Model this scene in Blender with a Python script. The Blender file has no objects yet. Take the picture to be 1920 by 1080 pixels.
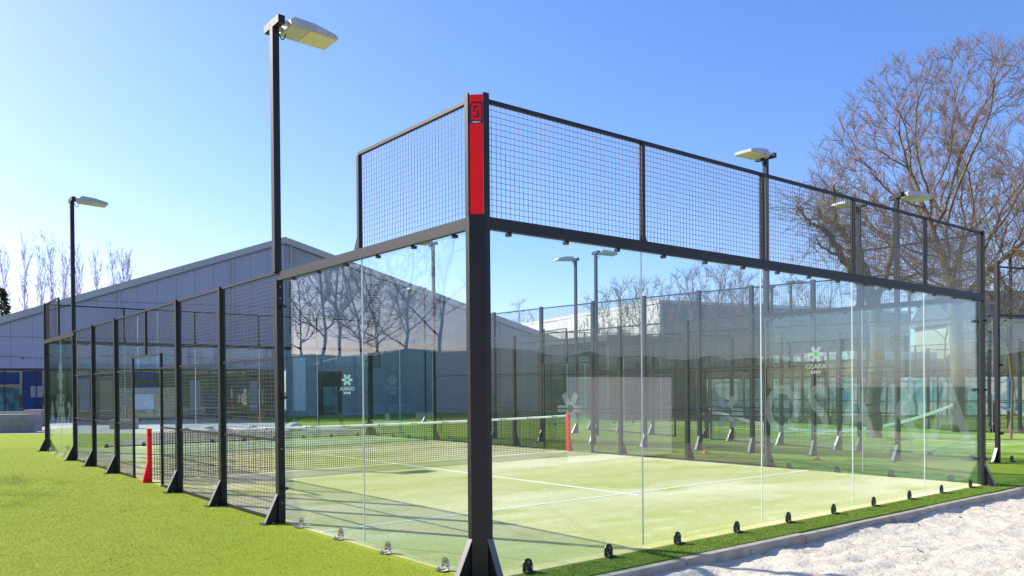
import bpy, bmesh, math, random
import numpy as np
from mathutils import Vector, Matrix
R = math.radians
scene = bpy.context.scene
col = scene.collection

# ------------------------------------------------------------------ camera
CAM = Vector((-4.05, -5.4975, 1.6077)); YAW, PITCH, ROLL, FPX = 0.8954, -0.0064, -0.0086, 1531.4
cam_data = bpy.data.cameras.new('camera')
cam = bpy.data.objects.new('camera', cam_data); col.objects.link(cam)
f_ = Vector((math.cos(PITCH)*math.cos(YAW), math.cos(PITCH)*math.sin(YAW), math.sin(PITCH)))
r_ = Vector((math.sin(YAW), -math.cos(YAW), 0)); u_ = r_.cross(f_)
r2 = math.cos(ROLL)*r_ + math.sin(ROLL)*u_; u2 = -math.sin(ROLL)*r_ + math.cos(ROLL)*u_
m = Matrix.Identity(4)
for i in range(3):
    m[i][0] = r2[i]; m[i][1] = u2[i]; m[i][2] = -f_[i]; m[i][3] = CAM[i]
cam.matrix_world = m
cam_data.sensor_width = 36; cam_data.lens = FPX/1920*36; cam_data.shift_y = (738-540)/1920
cam_data.clip_start = 0.05; cam_data.clip_end = 3000
scene.camera = cam

# ------------------------------------------------------------------ sky, sun, exposure
SUN_AZ = Vector((-0.45, 0.89, 0)).normalized(); SUN_EL = R(34.3)
world = bpy.data.worlds.new('World'); scene.world = world; world.use_nodes = True
wn = world.node_tree.nodes; wl = world.node_tree.links
bg = wn['Background']
sky = wn.new('ShaderNodeTexSky'); sky.sky_type = 'NISHITA'; sky.sun_disc = False
sky.sun_elevation = SUN_EL; sky.sun_rotation = math.atan2(SUN_AZ.x, SUN_AZ.y)
sky.air_density = 1.0; sky.dust_density = 0.8; sky.ozone_density = 4.5; sky.altitude = 0
hs = wn.new('ShaderNodeHueSaturation'); hs.inputs['Saturation'].default_value = 1.22; hs.inputs['Saturation'].default_value = 1.16
mm_ = wn.new('ShaderNodeMix'); mm_.data_type = 'RGBA'; mm_.blend_type = 'MULTIPLY'; mm_.inputs[0].default_value = 1; mm_.inputs[7].default_value = (1.075,.93,1.075,1)
wl.new(sky.outputs[0], hs.inputs['Color']); wl.new(hs.outputs[0], mm_.inputs[6]); wl.new(mm_.outputs[2], bg.inputs[0]); bg.inputs[1].default_value = 0.132
sun_d = bpy.data.lights.new('sun', 'SUN'); sun_d.energy = 4.4; sun_d.angle = R(0.5); sun_d.color = (1.0, 0.93, 0.82)
sun = bpy.data.objects.new('sun', sun_d); col.objects.link(sun)
sv = Vector((SUN_AZ.x*math.cos(SUN_EL), SUN_AZ.y*math.cos(SUN_EL), math.sin(SUN_EL)))
sun.rotation_euler = sv.to_track_quat('Z', 'Y').to_euler()
scene.view_settings.view_transform = 'Standard'; scene.view_settings.look = 'None'
scene.view_settings.gamma = 1; scene.view_settings.exposure = 0.8
scene.cycles.max_bounces = 10; scene.cycles.transparent_max_bounces = 48
scene.cycles.diffuse_bounces = 3; scene.cycles.glossy_bounces = 4

# ------------------------------------------------------------------ helpers
rnd = random.Random(7)
H2 = Vector((math.cos(YAW), math.sin(YAW))); R2 = Vector((math.sin(YAW), -math.cos(YAW)))
def at(px, d):                                  # ground position d metres ahead, in the direction px of the 1920 wide frame
    p = Vector((CAM.x, CAM.y)) + d*(H2 + (px-960)/FPX*R2)
    return p.x, p.y

class MB:
    def __init__(s): s.v = []; s.f = []; s.m = []
    def add(s, vs, fs, mi=0):
        b = len(s.v); s.v += [tuple(v) for v in vs]
        for f in fs: s.f.append(tuple(b+i for i in f)); s.m.append(mi)
        return s
    def box(s, a, b, mi=0):
        x0, y0, z0 = a; x1, y1, z1 = b
        return s.add([(x0,y0,z0),(x1,y0,z0),(x1,y1,z0),(x0,y1,z0),(x0,y0,z1),(x1,y0,z1),(x1,y1,z1),(x0,y1,z1)],
              [(0,3,2,1),(4,5,6,7),(0,1,5,4),(1,2,6,5),(2,3,7,6),(3,0,4,7)], mi)
    def bar(s, p, q, w, h=None, mi=0, up=(0,0,1)):
        h = w if h is None else h
        p = Vector(p); q = Vector(q); d = (q-p).normalized(); up = Vector(up)
        if abs(d.dot(up)) > .99: up = Vector((0,1,0))
        a = d.cross(up).normalized()*(w/2); b = a.cross(d).normalized()*(h/2)
        vs = [p-a-b, p+a-b, p+a+b, p-a+b, q-a-b, q+a-b, q+a+b, q-a+b]
        return s.add(vs, [(0,1,2,3),(7,6,5,4),(0,4,5,1),(1,5,6,2),(2,6,7,3),(3,7,4,0)], mi)
    def prism(s, poly, z0, z1, mi=0):
        n = len(poly)
        vs = [(x,y,z0) for x,y in poly]+[(x,y,z1) for x,y in poly]
        fs = [tuple(range(n))[::-1], tuple(range(n,2*n))]+[(i,(i+1)%n,n+(i+1)%n,n+i) for i in range(n)]
        return s.add(vs, fs, mi)
    def slab(s, pts, off, mi=0):                # polygon in 3d extruded by the vector off
        n = len(pts); o = Vector(off); pts = [Vector(p) for p in pts]
        fs = [tuple(range(n))[::-1], tuple(range(n,2*n))]+[(i,(i+1)%n,n+(i+1)%n,n+i) for i in range(n)]
        return s.add(pts+[p+o for p in pts], fs, mi)
    def tube(s, p, q, r0, r1, n=6, mi=0, cap=False):
        p = Vector(p); q = Vector(q); d = q-p
        if d.length < 1e-6: return s
        d.normalize(); up = Vector((0,0,1)) if abs(d.z) < .9 else Vector((1,0,0))
        a = d.cross(up).normalized(); b = d.cross(a)
        vs = [p+(a*math.cos(t)+b*math.sin(t))*r0 for t in [2*math.pi*i/n for i in range(n)]]
        vs += [q+(a*math.cos(t)+b*math.sin(t))*r1 for t in [2*math.pi*i/n for i in range(n)]]
        fs = [(i,(i+1)%n,n+(i+1)%n,n+i) for i in range(n)]
        if cap: fs += [tuple(range(n))[::-1], tuple(range(n,2*n))]
        return s.add(vs, fs, mi)
    def mesh(s, name, mats, smooth=False):
        me = bpy.data.meshes.new(name); me.from_pydata(s.v, [], s.f)
        for mt in (mats if isinstance(mats,(list,tuple)) else [mats]): me.materials.append(mt)
        if s.m: me.polygons.foreach_set('material_index', s.m)
        if smooth: me.polygons.foreach_set('use_smooth', [True]*len(me.polygons))
        me.update(); return me

def obj(name, mesh, parent=None, loc=None, rot=None, kind=None, label=None):
    o = bpy.data.objects.new(name, mesh); col.objects.link(o)
    if parent: o.parent = parent
    if loc: o.location = loc
    if rot: o.rotation_euler = rot
    if kind: o['kind'] = kind
    if label: o['label'] = label
    return o
def part(name, mb, mats, parent=None, **k):
    sm = k.pop('smooth', False)
    return obj(name, mb.mesh(name, mats, sm), parent, **k)
def tag(o, label, cat, group=None):
    o['label'] = label; o['category'] = cat
    if group: o['group'] = group
    return o
def empty(name, loc=(0,0,0), rz=0):
    o = bpy.data.objects.new(name, None); col.objects.link(o); o.location = loc; o.rotation_euler = (0,0,rz); return o
def kids(o): return [c for c in KID.get(o.name, [])]
KID = {}
def index_kids():
    KID.clear()
    for o in bpy.data.objects:
        if o.parent: KID.setdefault(o.parent.name, []).append(o)
def copy_tree(o, parent=None, skip=()):
    c = o.copy(); col.objects.link(c); c.parent = parent
    for ch in list(KID.get(o.name, [])):
        if ch.name.split('.')[0] in skip: continue
        copy_tree(ch, c, skip)
    return c

# ------------------------------------------------------------------ materials
def mat(name, color, rough=.6, metal=0, noise=None, bump=None, spec=.5, coord='Object', stretch=(1,1,1)):
    """noise = (scale, colour2, contrast lo, hi, detail)   bump = (scale, strength, distance)"""
    mt = bpy.data.materials.new(name); mt.use_nodes = True; n = mt.node_tree.nodes; l = mt.node_tree.links
    p = n['Principled BSDF']; p.inputs['Base Color'].default_value = (*color,1); p.inputs['Roughness'].default_value = rough
    p.inputs['Metallic'].default_value = metal; p.inputs['Specular IOR Level'].default_value = spec
    tc = n.new('ShaderNodeTexCoord'); mp = n.new('ShaderNodeMapping'); mp.inputs['Scale'].default_value = stretch
    l.new(tc.outputs[coord], mp.inputs[0])
    if noise:
        layers = noise if isinstance(noise, list) else [noise]
        prev = None
        for (sc, c2, lo, hi, det) in layers:
            t = n.new('ShaderNodeTexNoise'); t.inputs['Scale'].default_value = sc; t.inputs['Detail'].default_value = det
            l.new(mp.outputs[0], t.inputs['Vector'])
            mr = n.new('ShaderNodeMapRange'); mr.inputs[1].default_value = lo; mr.inputs[2].default_value = hi
            l.new(t.outputs[0], mr.inputs[0])
            mx = n.new('ShaderNodeMix'); mx.data_type = 'RGBA'
            l.new(mr.outputs[0], mx.inputs[0])
            if prev: l.new(prev, mx.inputs[6])
            else: mx.inputs[6].default_value = (*color,1)
            mx.inputs[7].default_value = (*c2,1); prev = mx.outputs[2]
        l.new(prev, p.inputs['Base Color'])
    if bump:
        bl = bump if isinstance(bump, list) else [bump]
        pn = None
        for (sc, st, dist) in bl:
            t = n.new('ShaderNodeTexNoise'); t.inputs['Scale'].default_value = sc; t.inputs['Detail'].default_value = 4
            l.new(mp.outputs[0], t.inputs['Vector'])
            b = n.new('ShaderNodeBump'); b.inputs['Strength'].default_value = st; b.inputs['Distance'].default_value = dist
            l.new(t.outputs[0], b.inputs['Height'])
            if pn: l.new(pn, b.inputs['Normal'])
            pn = b.outputs[0]
        l.new(pn, p.inputs['Normal'])
    return mt

def glass_mat(name, tint, f0, dust, dustcol=(.8,.82,.8)):
    mt = bpy.data.materials.new(name); mt.use_nodes = True; n = mt.node_tree.nodes; l = mt.node_tree.links
    n.remove(n['Principled BSDF']); out = n['Material Output']
    tr = n.new('ShaderNodeBsdfTransparent'); tr.inputs[0].default_value = (*tint,1)
    gl = n.new('ShaderNodeBsdfAnisotropic'); gl.inputs['Roughness'].default_value = 0.0; gl.inputs[0].default_value = (1,1,1,1)
    lw = n.new('ShaderNodeLayerWeight'); lw.inputs[0].default_value = .5
    pw = n.new('ShaderNodeMath'); pw.operation = 'POWER'; pw.inputs[1].default_value = 5; l.new(lw.outputs['Facing'], pw.inputs[0])
    ml = n.new('ShaderNodeMath'); ml.operation = 'MULTIPLY_ADD'; ml.inputs[1].default_value = 1-f0; ml.inputs[2].default_value = f0
    l.new(pw.outputs[0], ml.inputs[0])
    df = n.new('ShaderNodeBsdfDiffuse'); df.inputs[0].default_value = (*dustcol,1)
    tl = n.new('ShaderNodeBsdfTranslucent'); tl.inputs[0].default_value = (*dustcol,1)
    m0 = n.new('ShaderNodeMixShader'); l.new(df.outputs[0], m0.inputs[1]); l.new(tl.outputs[0], m0.inputs[2])
    # dust: uneven, more of it low on the pane
    tc = n.new('ShaderNodeTexCoord'); t = n.new('ShaderNodeTexNoise'); t.inputs['Scale'].default_value = 1.3; t.inputs['Detail'].default_value = 6
    l.new(tc.outputs['Object'], t.inputs['Vector'])
    mr = n.new('ShaderNodeMapRange'); mr.inputs[1].default_value = .3; mr.inputs[2].default_value = .75
    mr.inputs[3].default_value = dust*.45; mr.inputs[4].default_value = dust*1.7; l.new(t.outputs[0], mr.inputs[0])
    m1 = n.new('ShaderNodeMixShader'); l.new(mr.outputs[0], m1.inputs[0]); l.new(tr.outputs[0], m1.inputs[1]); l.new(m0.outputs[0], m1.inputs[2])
    m2 = n.new('ShaderNodeMixShader'); l.new(ml.outputs[0], m2.inputs[0]); l.new(m1.outputs[0], m2.inputs[1]); l.new(gl.outputs[0], m2.inputs[2])
    l.new(m2.outputs[0], out.inputs[0]); return mt

def film_mat(name, color, alpha):
    mt = bpy.data.materials.new(name); mt.use_nodes = True; n = mt.node_tree.nodes; l = mt.node_tree.links
    n.remove(n['Principled BSDF']); out = n['Material Output']
    tr = n.new('ShaderNodeBsdfTransparent'); df = n.new('ShaderNodeBsdfDiffuse'); df.inputs[0].default_value = (*color,1)
    tl = n.new('ShaderNodeBsdfTranslucent'); tl.inputs[0].default_value = (*color,1)
    m0 = n.new('ShaderNodeMixShader'); l.new(df.outputs[0], m0.inputs[1]); l.new(tl.outputs[0], m0.inputs[2])
    m1 = n.new('ShaderNodeMixShader'); m1.inputs[0].default_value = alpha
    l.new(tr.outputs[0], m1.inputs[1]); l.new(m0.outputs[0], m1.inputs[2]); l.new(m1.outputs[0], out.inputs[0]); return mt

M = {}
M['frame'] = mat('anthracite_powder_coat', (.007,.007,.0072), .52, noise=(6,(.012,.011,.010),.4,.7,4), bump=(900,.06,.0004), spec=.42)
M['framegloss'] = mat('foot_glint_paint', (.09,.088,.085), .45, spec=1.0)  # base lightened so the foot covers show the sun glint
M['wire'] = mat('dark_galvanised_wire', (.04,.042,.05), .5, metal=.0, spec=1.0)
M['red'] = mat('red_powder_coat', (.95,.012,.014), .5, noise=(3,(.85,.012,.012),.4,.7,3), spec=.2)
M['black'] = mat('black_print', (.012,.01,.01), .5)
M['whiteprint'] = mat('white_print', (.75,.75,.75), .6)
M['redprint'] = mat('red_print', (.65,.02,.03), .6)
M['greenprint'] = mat('green_print', (.02,.55,.12), .6)
M['steel'] = mat('stainless_clamp', (.42,.42,.42), .32, metal=.9, noise=(30,(.3,.29,.28),.4,.6,3))
M['blacksteel'] = mat('black_clamp', (.018,.017,.017), .35)
M['glass'] = glass_mat('toughened_glass', (.93,.982,.972), .032, .004)
M['glassteal'] = glass_mat('greenish_sky_tint_glass', (.82,.955,.95), .036, .004)  # tint deepened beyond the glass's own green to stand for mirrored sky
M['glassedge'] = mat('ground_glass_edge', (.70,.69,.65), .5)
M['hallglass'] = glass_mat('hall_window_glass', (.55,.62,.64), .09, .01)
M['film'] = film_mat('white_window_film', (.85,.87,.87), .34)
M['faintfilm'] = film_mat('faint_window_film', (.80,.82,.82), .09)
M['greenfilm'] = film_mat('green_window_film', (.02,.65,.15), .8)
M['lamp'] = mat('lamp_housing_grey', (.50,.49,.47), .45, noise=(8,(.42,.41,.40),.4,.7,3))
M['lens'] = mat('lamp_lens_cream', (.62,.58,.36), .22)
M['net'] = mat('black_netting', (.008,.008,.008), .8)
M['band'] = mat('white_net_band', (.82,.82,.82), .7)
M['line'] = mat('white_court_line', (.80,.81,.74), .9, noise=(25,(.62,.66,.42),.45,.75,5))
M['court'] = mat('sanded_turf', (.46,.455,.17), .95, noise=[(.30,(.67,.61,.38),.42,.60,4),(1.1,(.37,.42,.10),.54,.68,6),(5,(.60,.57,.30),.55,.75,6),(45,(.28,.34,.08),.5,.8,4)], bump=[(60,.5,.01),(250,.5,.004)], spec=.1, stretch=(.55,1,1))
M['court2'] = mat('green_turf', (.27,.38,.05), .95, noise=[(.3,(.42,.45,.16),.5,.62,4),(2.2,(.19,.31,.025),.45,.7,6),(1.1,(.45,.44,.25),.62,.70,5)], bump=[(60,.5,.01)], spec=.1, stretch=(.4,1,1))
M['turf'] = mat('bright_turf', (.31,.395,.025), .9, noise=[(.25,(.355,.42,.03),.4,.65,3),(3,(.29,.37,.025),.45,.7,5),(70,(.26,.33,.01),.45,.75,4)], bump=[(90,.9,.02),(400,.7,.008)], spec=.15)
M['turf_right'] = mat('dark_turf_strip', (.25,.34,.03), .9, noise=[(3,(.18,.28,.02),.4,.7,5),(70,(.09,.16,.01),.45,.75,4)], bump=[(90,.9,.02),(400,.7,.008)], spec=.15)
M['kerb'] = mat('concrete_kerb', (.46,.38,.30), .9, noise=[(4,(.30,.24,.185),.4,.7,6),(40,(.44,.42,.39),.5,.8,5)], bump=[(30,.5,.01)])
M['sand'] = mat('white_beach_sand', (.74,.605,.475), .95, noise=[(3,(.62,.50,.38),.45,.7,6),(60,(.80,.67,.54),.4,.8,5)], bump=[(9,.55,.05),(40,.55,.02),(200,.6,.005)], spec=.1, coord='Object')
M['ground'] = mat('earth', (.10,.12,.05), .95, noise=(.3,(.13,.12,.07),.4,.6,5))
M['paving'] = mat('pale_paving', (.50,.44,.41), .9, noise=(.6,(.42,.38,.36),.4,.7,5), bump=(20,.2,.01))
M['mulch'] = mat('bark_mulch', (.26,.18,.13), .95, noise=[(9,(.42,.34,.27),.5,.7,6),(3,(.14,.15,.06),.5,.7,5)], bump=(12,.8,.05))
M['block'] = mat('concrete_block', (.30,.29,.28), .9, noise=[(2,(.22,.21,.21),.4,.7,6)], bump=(20,.4,.01))
M['blocktan'] = mat('sandstone_block', (.42,.37,.30), .9, noise=[(2,(.32,.28,.23),.4,.7,6)], bump=(20,.4,.01))
M['panel'] = mat('lilac_cladding', (.36,.36,.48), .55, noise=[(.5,(.41,.405,.51),.4,.7,4),(.25,(.31,.315,.44),.5,.7,3)], stretch=(1,1,.3))
M['mauve'] = mat('weathered_concrete_panel', (.37,.36,.40), .8, noise=[(.35,(.30,.30,.36),.4,.65,5),(1.5,(.42,.40,.42),.5,.75,5)])
M['fascia'] = mat('grey_roof_edge', (.45,.43,.43), .6, noise=(.8,(.38,.37,.375),.4,.7,4))
M['white'] = mat('white_fascia', (.75,.75,.73), .7)
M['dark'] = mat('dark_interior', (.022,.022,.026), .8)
M['darkframe'] = mat('dark_window_frame', (.03,.03,.035), .5)
M['blue'] = mat('blue_glazing_patch', (.006,.045,.16), .6, noise=(1.2,(.008,.03,.10),.45,.6,3))  # also paints the blue things mirrored in the hall windows
M['paleblue'] = mat('pale_blue_reflection', (.35,.45,.55), .6, noise=(1.5,(.55,.58,.62),.45,.6,3))  # pale patch painting a van mirrored in the hall windows
M['greypanel'] = mat('grey_panel', (.33,.33,.35), .7)
M['teal'] = mat('teal_poster', (.12,.27,.26), .5, noise=(1.2,(.05,.10,.10),.45,.6,4))
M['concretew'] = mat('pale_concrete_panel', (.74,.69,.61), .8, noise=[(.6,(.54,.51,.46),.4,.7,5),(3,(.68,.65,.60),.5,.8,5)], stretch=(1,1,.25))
M['concreteshade'] = mat('shaded_concrete_panel', (.24,.245,.26), .7, noise=[(.6,(.20,.205,.225),.4,.7,5)], stretch=(1,1,.25))  # shaded copy of the pale concrete, its shade put into the colour
M['timber'] = mat('larch_boards', (.42,.25,.11), .7, noise=[(2,(.34,.19,.08),.4,.7,5)], stretch=(1,1,.15))
M['render'] = mat('beige_render', (.42,.36,.28), .9, noise=[(.6,(.36,.31,.25),.4,.7,5)])
M['slate'] = mat('dark_slate', (.07,.07,.08), .6)
M['tarp'] = mat('white_tarpaulin', (.70,.70,.68), .4, noise=[(1.2,(.30,.55,.57),.54,.60,4),(5,(.52,.54,.53),.5,.7,5)], bump=[(3,.8,.15)])
def cloth_mat(name, color, noise=None, bump=None, t=.5):
    mt = mat(name, color, .6, noise=noise, bump=bump); n = mt.node_tree.nodes; l = mt.node_tree.links; p = n['Principled BSDF']
    tl = n.new('ShaderNodeBsdfTranslucent'); mx = n.new('ShaderNodeMixShader'); mx.inputs[0].default_value = t
    if p.inputs['Base Color'].links: l.new(p.inputs['Base Color'].links[0].from_socket, tl.inputs[0])
    else: tl.inputs[0].default_value = (*color,1)
    l.new(p.outputs[0], mx.inputs[1]); l.new(tl.outputs[0], mx.inputs[2]); l.new(mx.outputs[0], n['Material Output'].inputs[0]); return mt
M['tarp'] = cloth_mat('white_tarpaulin', (.85,.84,.81), [(.9,(.30,.62,.66),.53,.58,4),(4,(.60,.62,.62),.5,.7,5)], [(3,.8,.15)], .55)
M['band'] = cloth_mat('white_net_band', (.95,.95,.93), t=.65)
M['slat'] = mat('grey_louvre', (.16,.165,.18), .5)
M['hoard'] = mat('white_hoarding', (.86,.86,.86), .7)
M['bark'] = mat('mossy_bark', (.16,.115,.075), .9, noise=[(2.5,(.20,.19,.05),.48,.62,5),(14,(.07,.05,.035),.5,.75,5)], bump=(14,.8,.04), stretch=(1,1,.4))
M['barkdark'] = mat('dark_bark', (.09,.065,.048), .9, noise=[(3,(.14,.12,.05),.5,.65,5)], bump=(14,.8,.04))
M['twig'] = mat('reddish_twigs', (.26,.155,.125), .8, noise=(.7,(.24,.17,.085),.45,.6,3))
M['twigolive'] = mat('olive_twigs', (.24,.19,.085), .8, noise=(1.1,(.17,.12,.09),.45,.6,3))
M['twiggrey'] = mat('grey_twigs', (.22,.19,.19), .8)
M['poplar'] = mat('poplar_twigs', (.55,.46,.55), .8)
M['needle'] = mat('conifer_needles', (.05,.07,.025), .8, noise=(1.5,(.14,.09,.03),.5,.6,4))
M['hedge'] = mat('hedge_leaves', (.085,.10,.022), .7, noise=(1.3,(.15,.15,.03),.4,.65,4))
M['bluesign'] = mat('bright_blue_sign', (.0,.25,.75), .5)
M['yellow'] = mat('ochre_panel', (.42,.31,.12), .7)
M['gravelwhite'] = mat('pale_boulder', (.55,.53,.50), .9, noise=(4,(.42,.40,.36),.4,.7,5))
M['plastic'] = mat('black_cable', (.01,.01,.01), .5)

# ------------------------------------------------------------------ text meshes
_tc = {}
def text_mesh(s, size, mt, ext=.0006, align='CENTER'):
    k = (s, size, mt.name, ext)
    if k in _tc: return _tc[k]
    c = bpy.data.curves.new('lettering', 'FONT'); c.body = s; c.size = size; c.extrude = ext; c.align_x = align; c.align_y = 'CENTER'
    c.resolution_u = 3; c.offset = size*.02
    o = bpy.data.objects.new('lettering', c); col.objects.link(o)
    bpy.context.view_layer.update()
    me = bpy.data.meshes.new_from_object(o.evaluated_get(bpy.context.evaluated_depsgraph_get()))
    bpy.data.objects.remove(o); me.materials.clear(); me.materials.append(mt); me.name = 'lettering'
    _tc[k] = me; return me
def place(o, loc, xa, ya):                       # put o so that its local x,y run along xa,ya (parent space)
    xa = Vector(xa).normalized(); ya = Vector(ya).normalized(); za = xa.cross(ya)
    mm = Matrix.Identity(4)
    for i in range(3): mm[i][0] = xa[i]; mm[i][1] = ya[i]; mm[i][2] = za[i]; mm[i][3] = loc[i]
    o.matrix_local = mm; return o
def lettering(s, size, mt, parent, loc, xa, ya, sx=1, name='lettering', ext=.0006):
    o = obj(name, text_mesh(s, size, mt, ext), parent); place(o, loc, xa, ya)
    if sx != 1: o.scale = (sx, 1, 1)
    return o
def star_mb(r, w, inner=0.0):
    mb = MB()
    for k in range(6):
        a = k*math.pi/3; c, s = math.cos(a), math.sin(a)
        pts = [(inner,-w/2),(r,-w/2),(r,w/2),(inner,w/2)]
        mb.prism([(x*c-y*s, x*s+y*c) for x,y in pts], -.0006+k*.0002, .0006+k*.0002)
    return mb

# ================================================================== GROUND
g = MB(); g.add([(-700,-700,-.5),(900,-700,-.5),(900,900,-.5),(-700,900,-.5)], [(0,1,2,3)])
part('ground', g, M['ground'], kind='structure')
# turf (bright, left) is one slab from the kerb to the paving
tf = MB(); tf.prism([(-45,-.45),(-.02,-.45),(-.02,20.05),(12.0,20.05),(12,23.5),(4.6,27.7),(-1,33.6),(-45,78)], -.4, 0)
part('turf_lawn', tf, M['turf'], kind='structure')
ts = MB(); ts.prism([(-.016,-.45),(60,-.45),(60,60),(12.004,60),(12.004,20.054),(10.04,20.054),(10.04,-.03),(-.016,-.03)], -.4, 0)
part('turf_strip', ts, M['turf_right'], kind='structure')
cb = MB(); cb.prism([(-.016,-.026),(10.036,-.026),(10.036,20.046),(-.016,20.046)], -.4, .004)
court = part('court_surface', cb, M['court'], kind='structure')
for nm, a, b in [('court_line',(0.02,3.025),(9.98,3.075)),('court_line',(0.02,16.95),(9.98,17.0)),('court_line',(4.975,3.08),(5.025,16.945)),('court_line',(4.975,2.8),(5.025,3.02)),('court_line',(4.975,17.005),(5.025,17.2))]:
    l = MB(); l.box((a[0],a[1],.004),(b[0],b[1],.009)); part(nm, l, M['line'], court)
pv = MB(); pv.prism([(-45,78.1),(-1,33.7),(4.64,27.78),(12,23.6),(12,60.1),(60,60.1),(60,140),(-45,140)], -.4, -.004)
part('paving', pv, M['paving'], kind='structure')
mu = MB(); mu.prism([(1.5,20.35),(11.6,20.35),(11.6,23.2),(4.6,27.2),(3.6,25.2)], -.02, .035)
part('mulch_bed', mu, M['mulch'], kind='structure')
# sand: a displaced grid, kerb heaps at its edge
from mathutils import noise as mn
def sand_grid():
    xs = [-14,-8]+[-5+.07*i for i in range(0,250)]+[13,16,20,26]
    ys = [-.468]+[-.5-.06*i for i in range(0,50)]+[-4,-5,-6,-8,-11]
    vs = []; fs = []
    for y in ys:
        for x in xs:
            d = -.53-y
            z = -.115 + .028*mn.noise(Vector((x*1.1,y*1.1,3)))*1.3 + .02*mn.noise(Vector((x*3.2,y*3.6,9)))
            pits = mn.noise(Vector((x*4.5,y*5.5,20)))
            z += -.07*max(0,pits-.12)+.012*abs(mn.noise(Vector((x*2.2,y*2.9,40)))) + .012*mn.noise(Vector((x*9,y*9,1)))
            if d < .5: z += (.5-max(d,0))**2*.22*(.45+mn.noise(Vector((x*.9,0,5))))
            z = min(z, -.004) if d < .12 else min(z,-.02)
            if y > -.48: z = min(z,-.02)+.004*mn.noise(Vector((x*3,0,1)))
            vs.append((x,y,z))
    w = len(xs)
    for j in range(len(ys)-1):
        for i in range(w-1): a = j*w+i; fs.append((a,a+w,a+w+1,a+1))
    mb = MB(); mb.add(vs, fs); return mb
part('sand', sand_grid(), M['sand'], kind='structure', smooth=True)
db = MB(); dr_ = random.Random(12)
for _ in range(170):
    x = dr_.uniform(-1,12); y = -.6-dr_.random()**1.4*3.2; a = dr_.uniform(0,6.28); l_ = dr_.uniform(.003,.011); zz = -.112+.03*dr_.random()
    h_ = .028*mn.noise(Vector((x*1.1,y*1.1,3)))*1.3+.02*mn.noise(Vector((x*3.2,y*3.6,9))); zz = -.113+h_
    db.box((x-l_,y-l_*.5,zz-.01),(x+l_,y+l_*.5,zz+.005+l_*.3))
dbo = part('sand_debris', db, mat('brown_debris', (.30,.22,.15), .9), kind='stuff'); tag(dbo, 'scattered brown bits of bark lying in the white sand', 'debris')
# kerb of precast stones along the sand
kerb = empty('concrete_kerb', (0,-.5,0))
tag(kerb, 'low grey concrete kerb between the turf strip and the white sand', 'kerb')
for i in range(36):
    x0 = -8+i*1.0+.008; k = MB(); dz = rnd.uniform(-.004,.006)
    k.prism([(x0,-.045),(x0+.984,-.045+rnd.uniform(-.003,.003)),(x0+.984,.046),(x0,.046)], -.35, -.012+dz)
    part('kerb_stone', k, M['kerb'], kerb)
# blades of the artificial turf near the camera
def blades(name, n, region, zc, mt, h=.008, dens_cam=None):
    rs = np.random.RandomState(5)
    x = rs.uniform(region[0], region[1], n*3); y = rs.uniform(region[2], region[3], n*3)
    d = np.hypot(x-CAM.x, y-CAM.y); keep = rs.rand(n*3) < np.clip((5.5/np.maximum(d,.1))**1.6, 0, 1); x = x[keep][:n]; y = y[keep][:n]; d = d[keep][:n]
    k = len(x); a = rs.uniform(0, 2*np.pi, k); w = .0013*np.clip(d/6,1,2.4); hh = h*rs.uniform(.6,1.3,k); lean = rs.uniform(.5,1.8,k)*hh; b = rs.uniform(0,2*np.pi,k)
    v = np.zeros((k,3,3)); v[:,0,0] = x-w*np.cos(a); v[:,0,1] = y-w*np.sin(a); v[:,1,0] = x+w*np.cos(a); v[:,1,1] = y+w*np.sin(a)
    v[:,2,0] = x+lean*np.cos(b); v[:,2,1] = y+lean*np.sin(b); v[:,2,2] = hh
    me = bpy.data.meshes.new(name); me.vertices.add(3*k); me.vertices.foreach_set('co', v.ravel())
    me.loops.add(3*k); me.loops.foreach_set('vertex_index', np.arange(3*k)); me.polygons.add(k)
    me.polygons.foreach_set('loop_start', np.arange(k)*3); me.polygons.foreach_set('loop_total', np.full(k,3)); me.update(calc_edges=True)
    me.materials.append(mt); o = obj(name, me, loc=(0,0,zc), kind='stuff'); return o
M['blade'] = mat('turf_blades', (.35,.455,.024), .6, noise=[(40,(.30,.40,.02),.4,.6,2),(.5,(.39,.47,.028),.4,.6,2),(1.6,(.32,.44,.025),.5,.7,3)], spec=.2)
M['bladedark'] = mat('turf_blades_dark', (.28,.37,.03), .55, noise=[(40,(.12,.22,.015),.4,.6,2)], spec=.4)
b1 = blades('grass_blades', 460000, (-7,-.1,-.45,22), 0, M['blade']); tag(b1, 'short bright green artificial grass left of the glass court', 'grass')
b2 = blades('grass_blades', 60000, (-.1,12,-.45,-.06), 0, M['bladedark']); tag(b2, 'narrow strip of darker artificial grass along the concrete kerb', 'grass')

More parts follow.
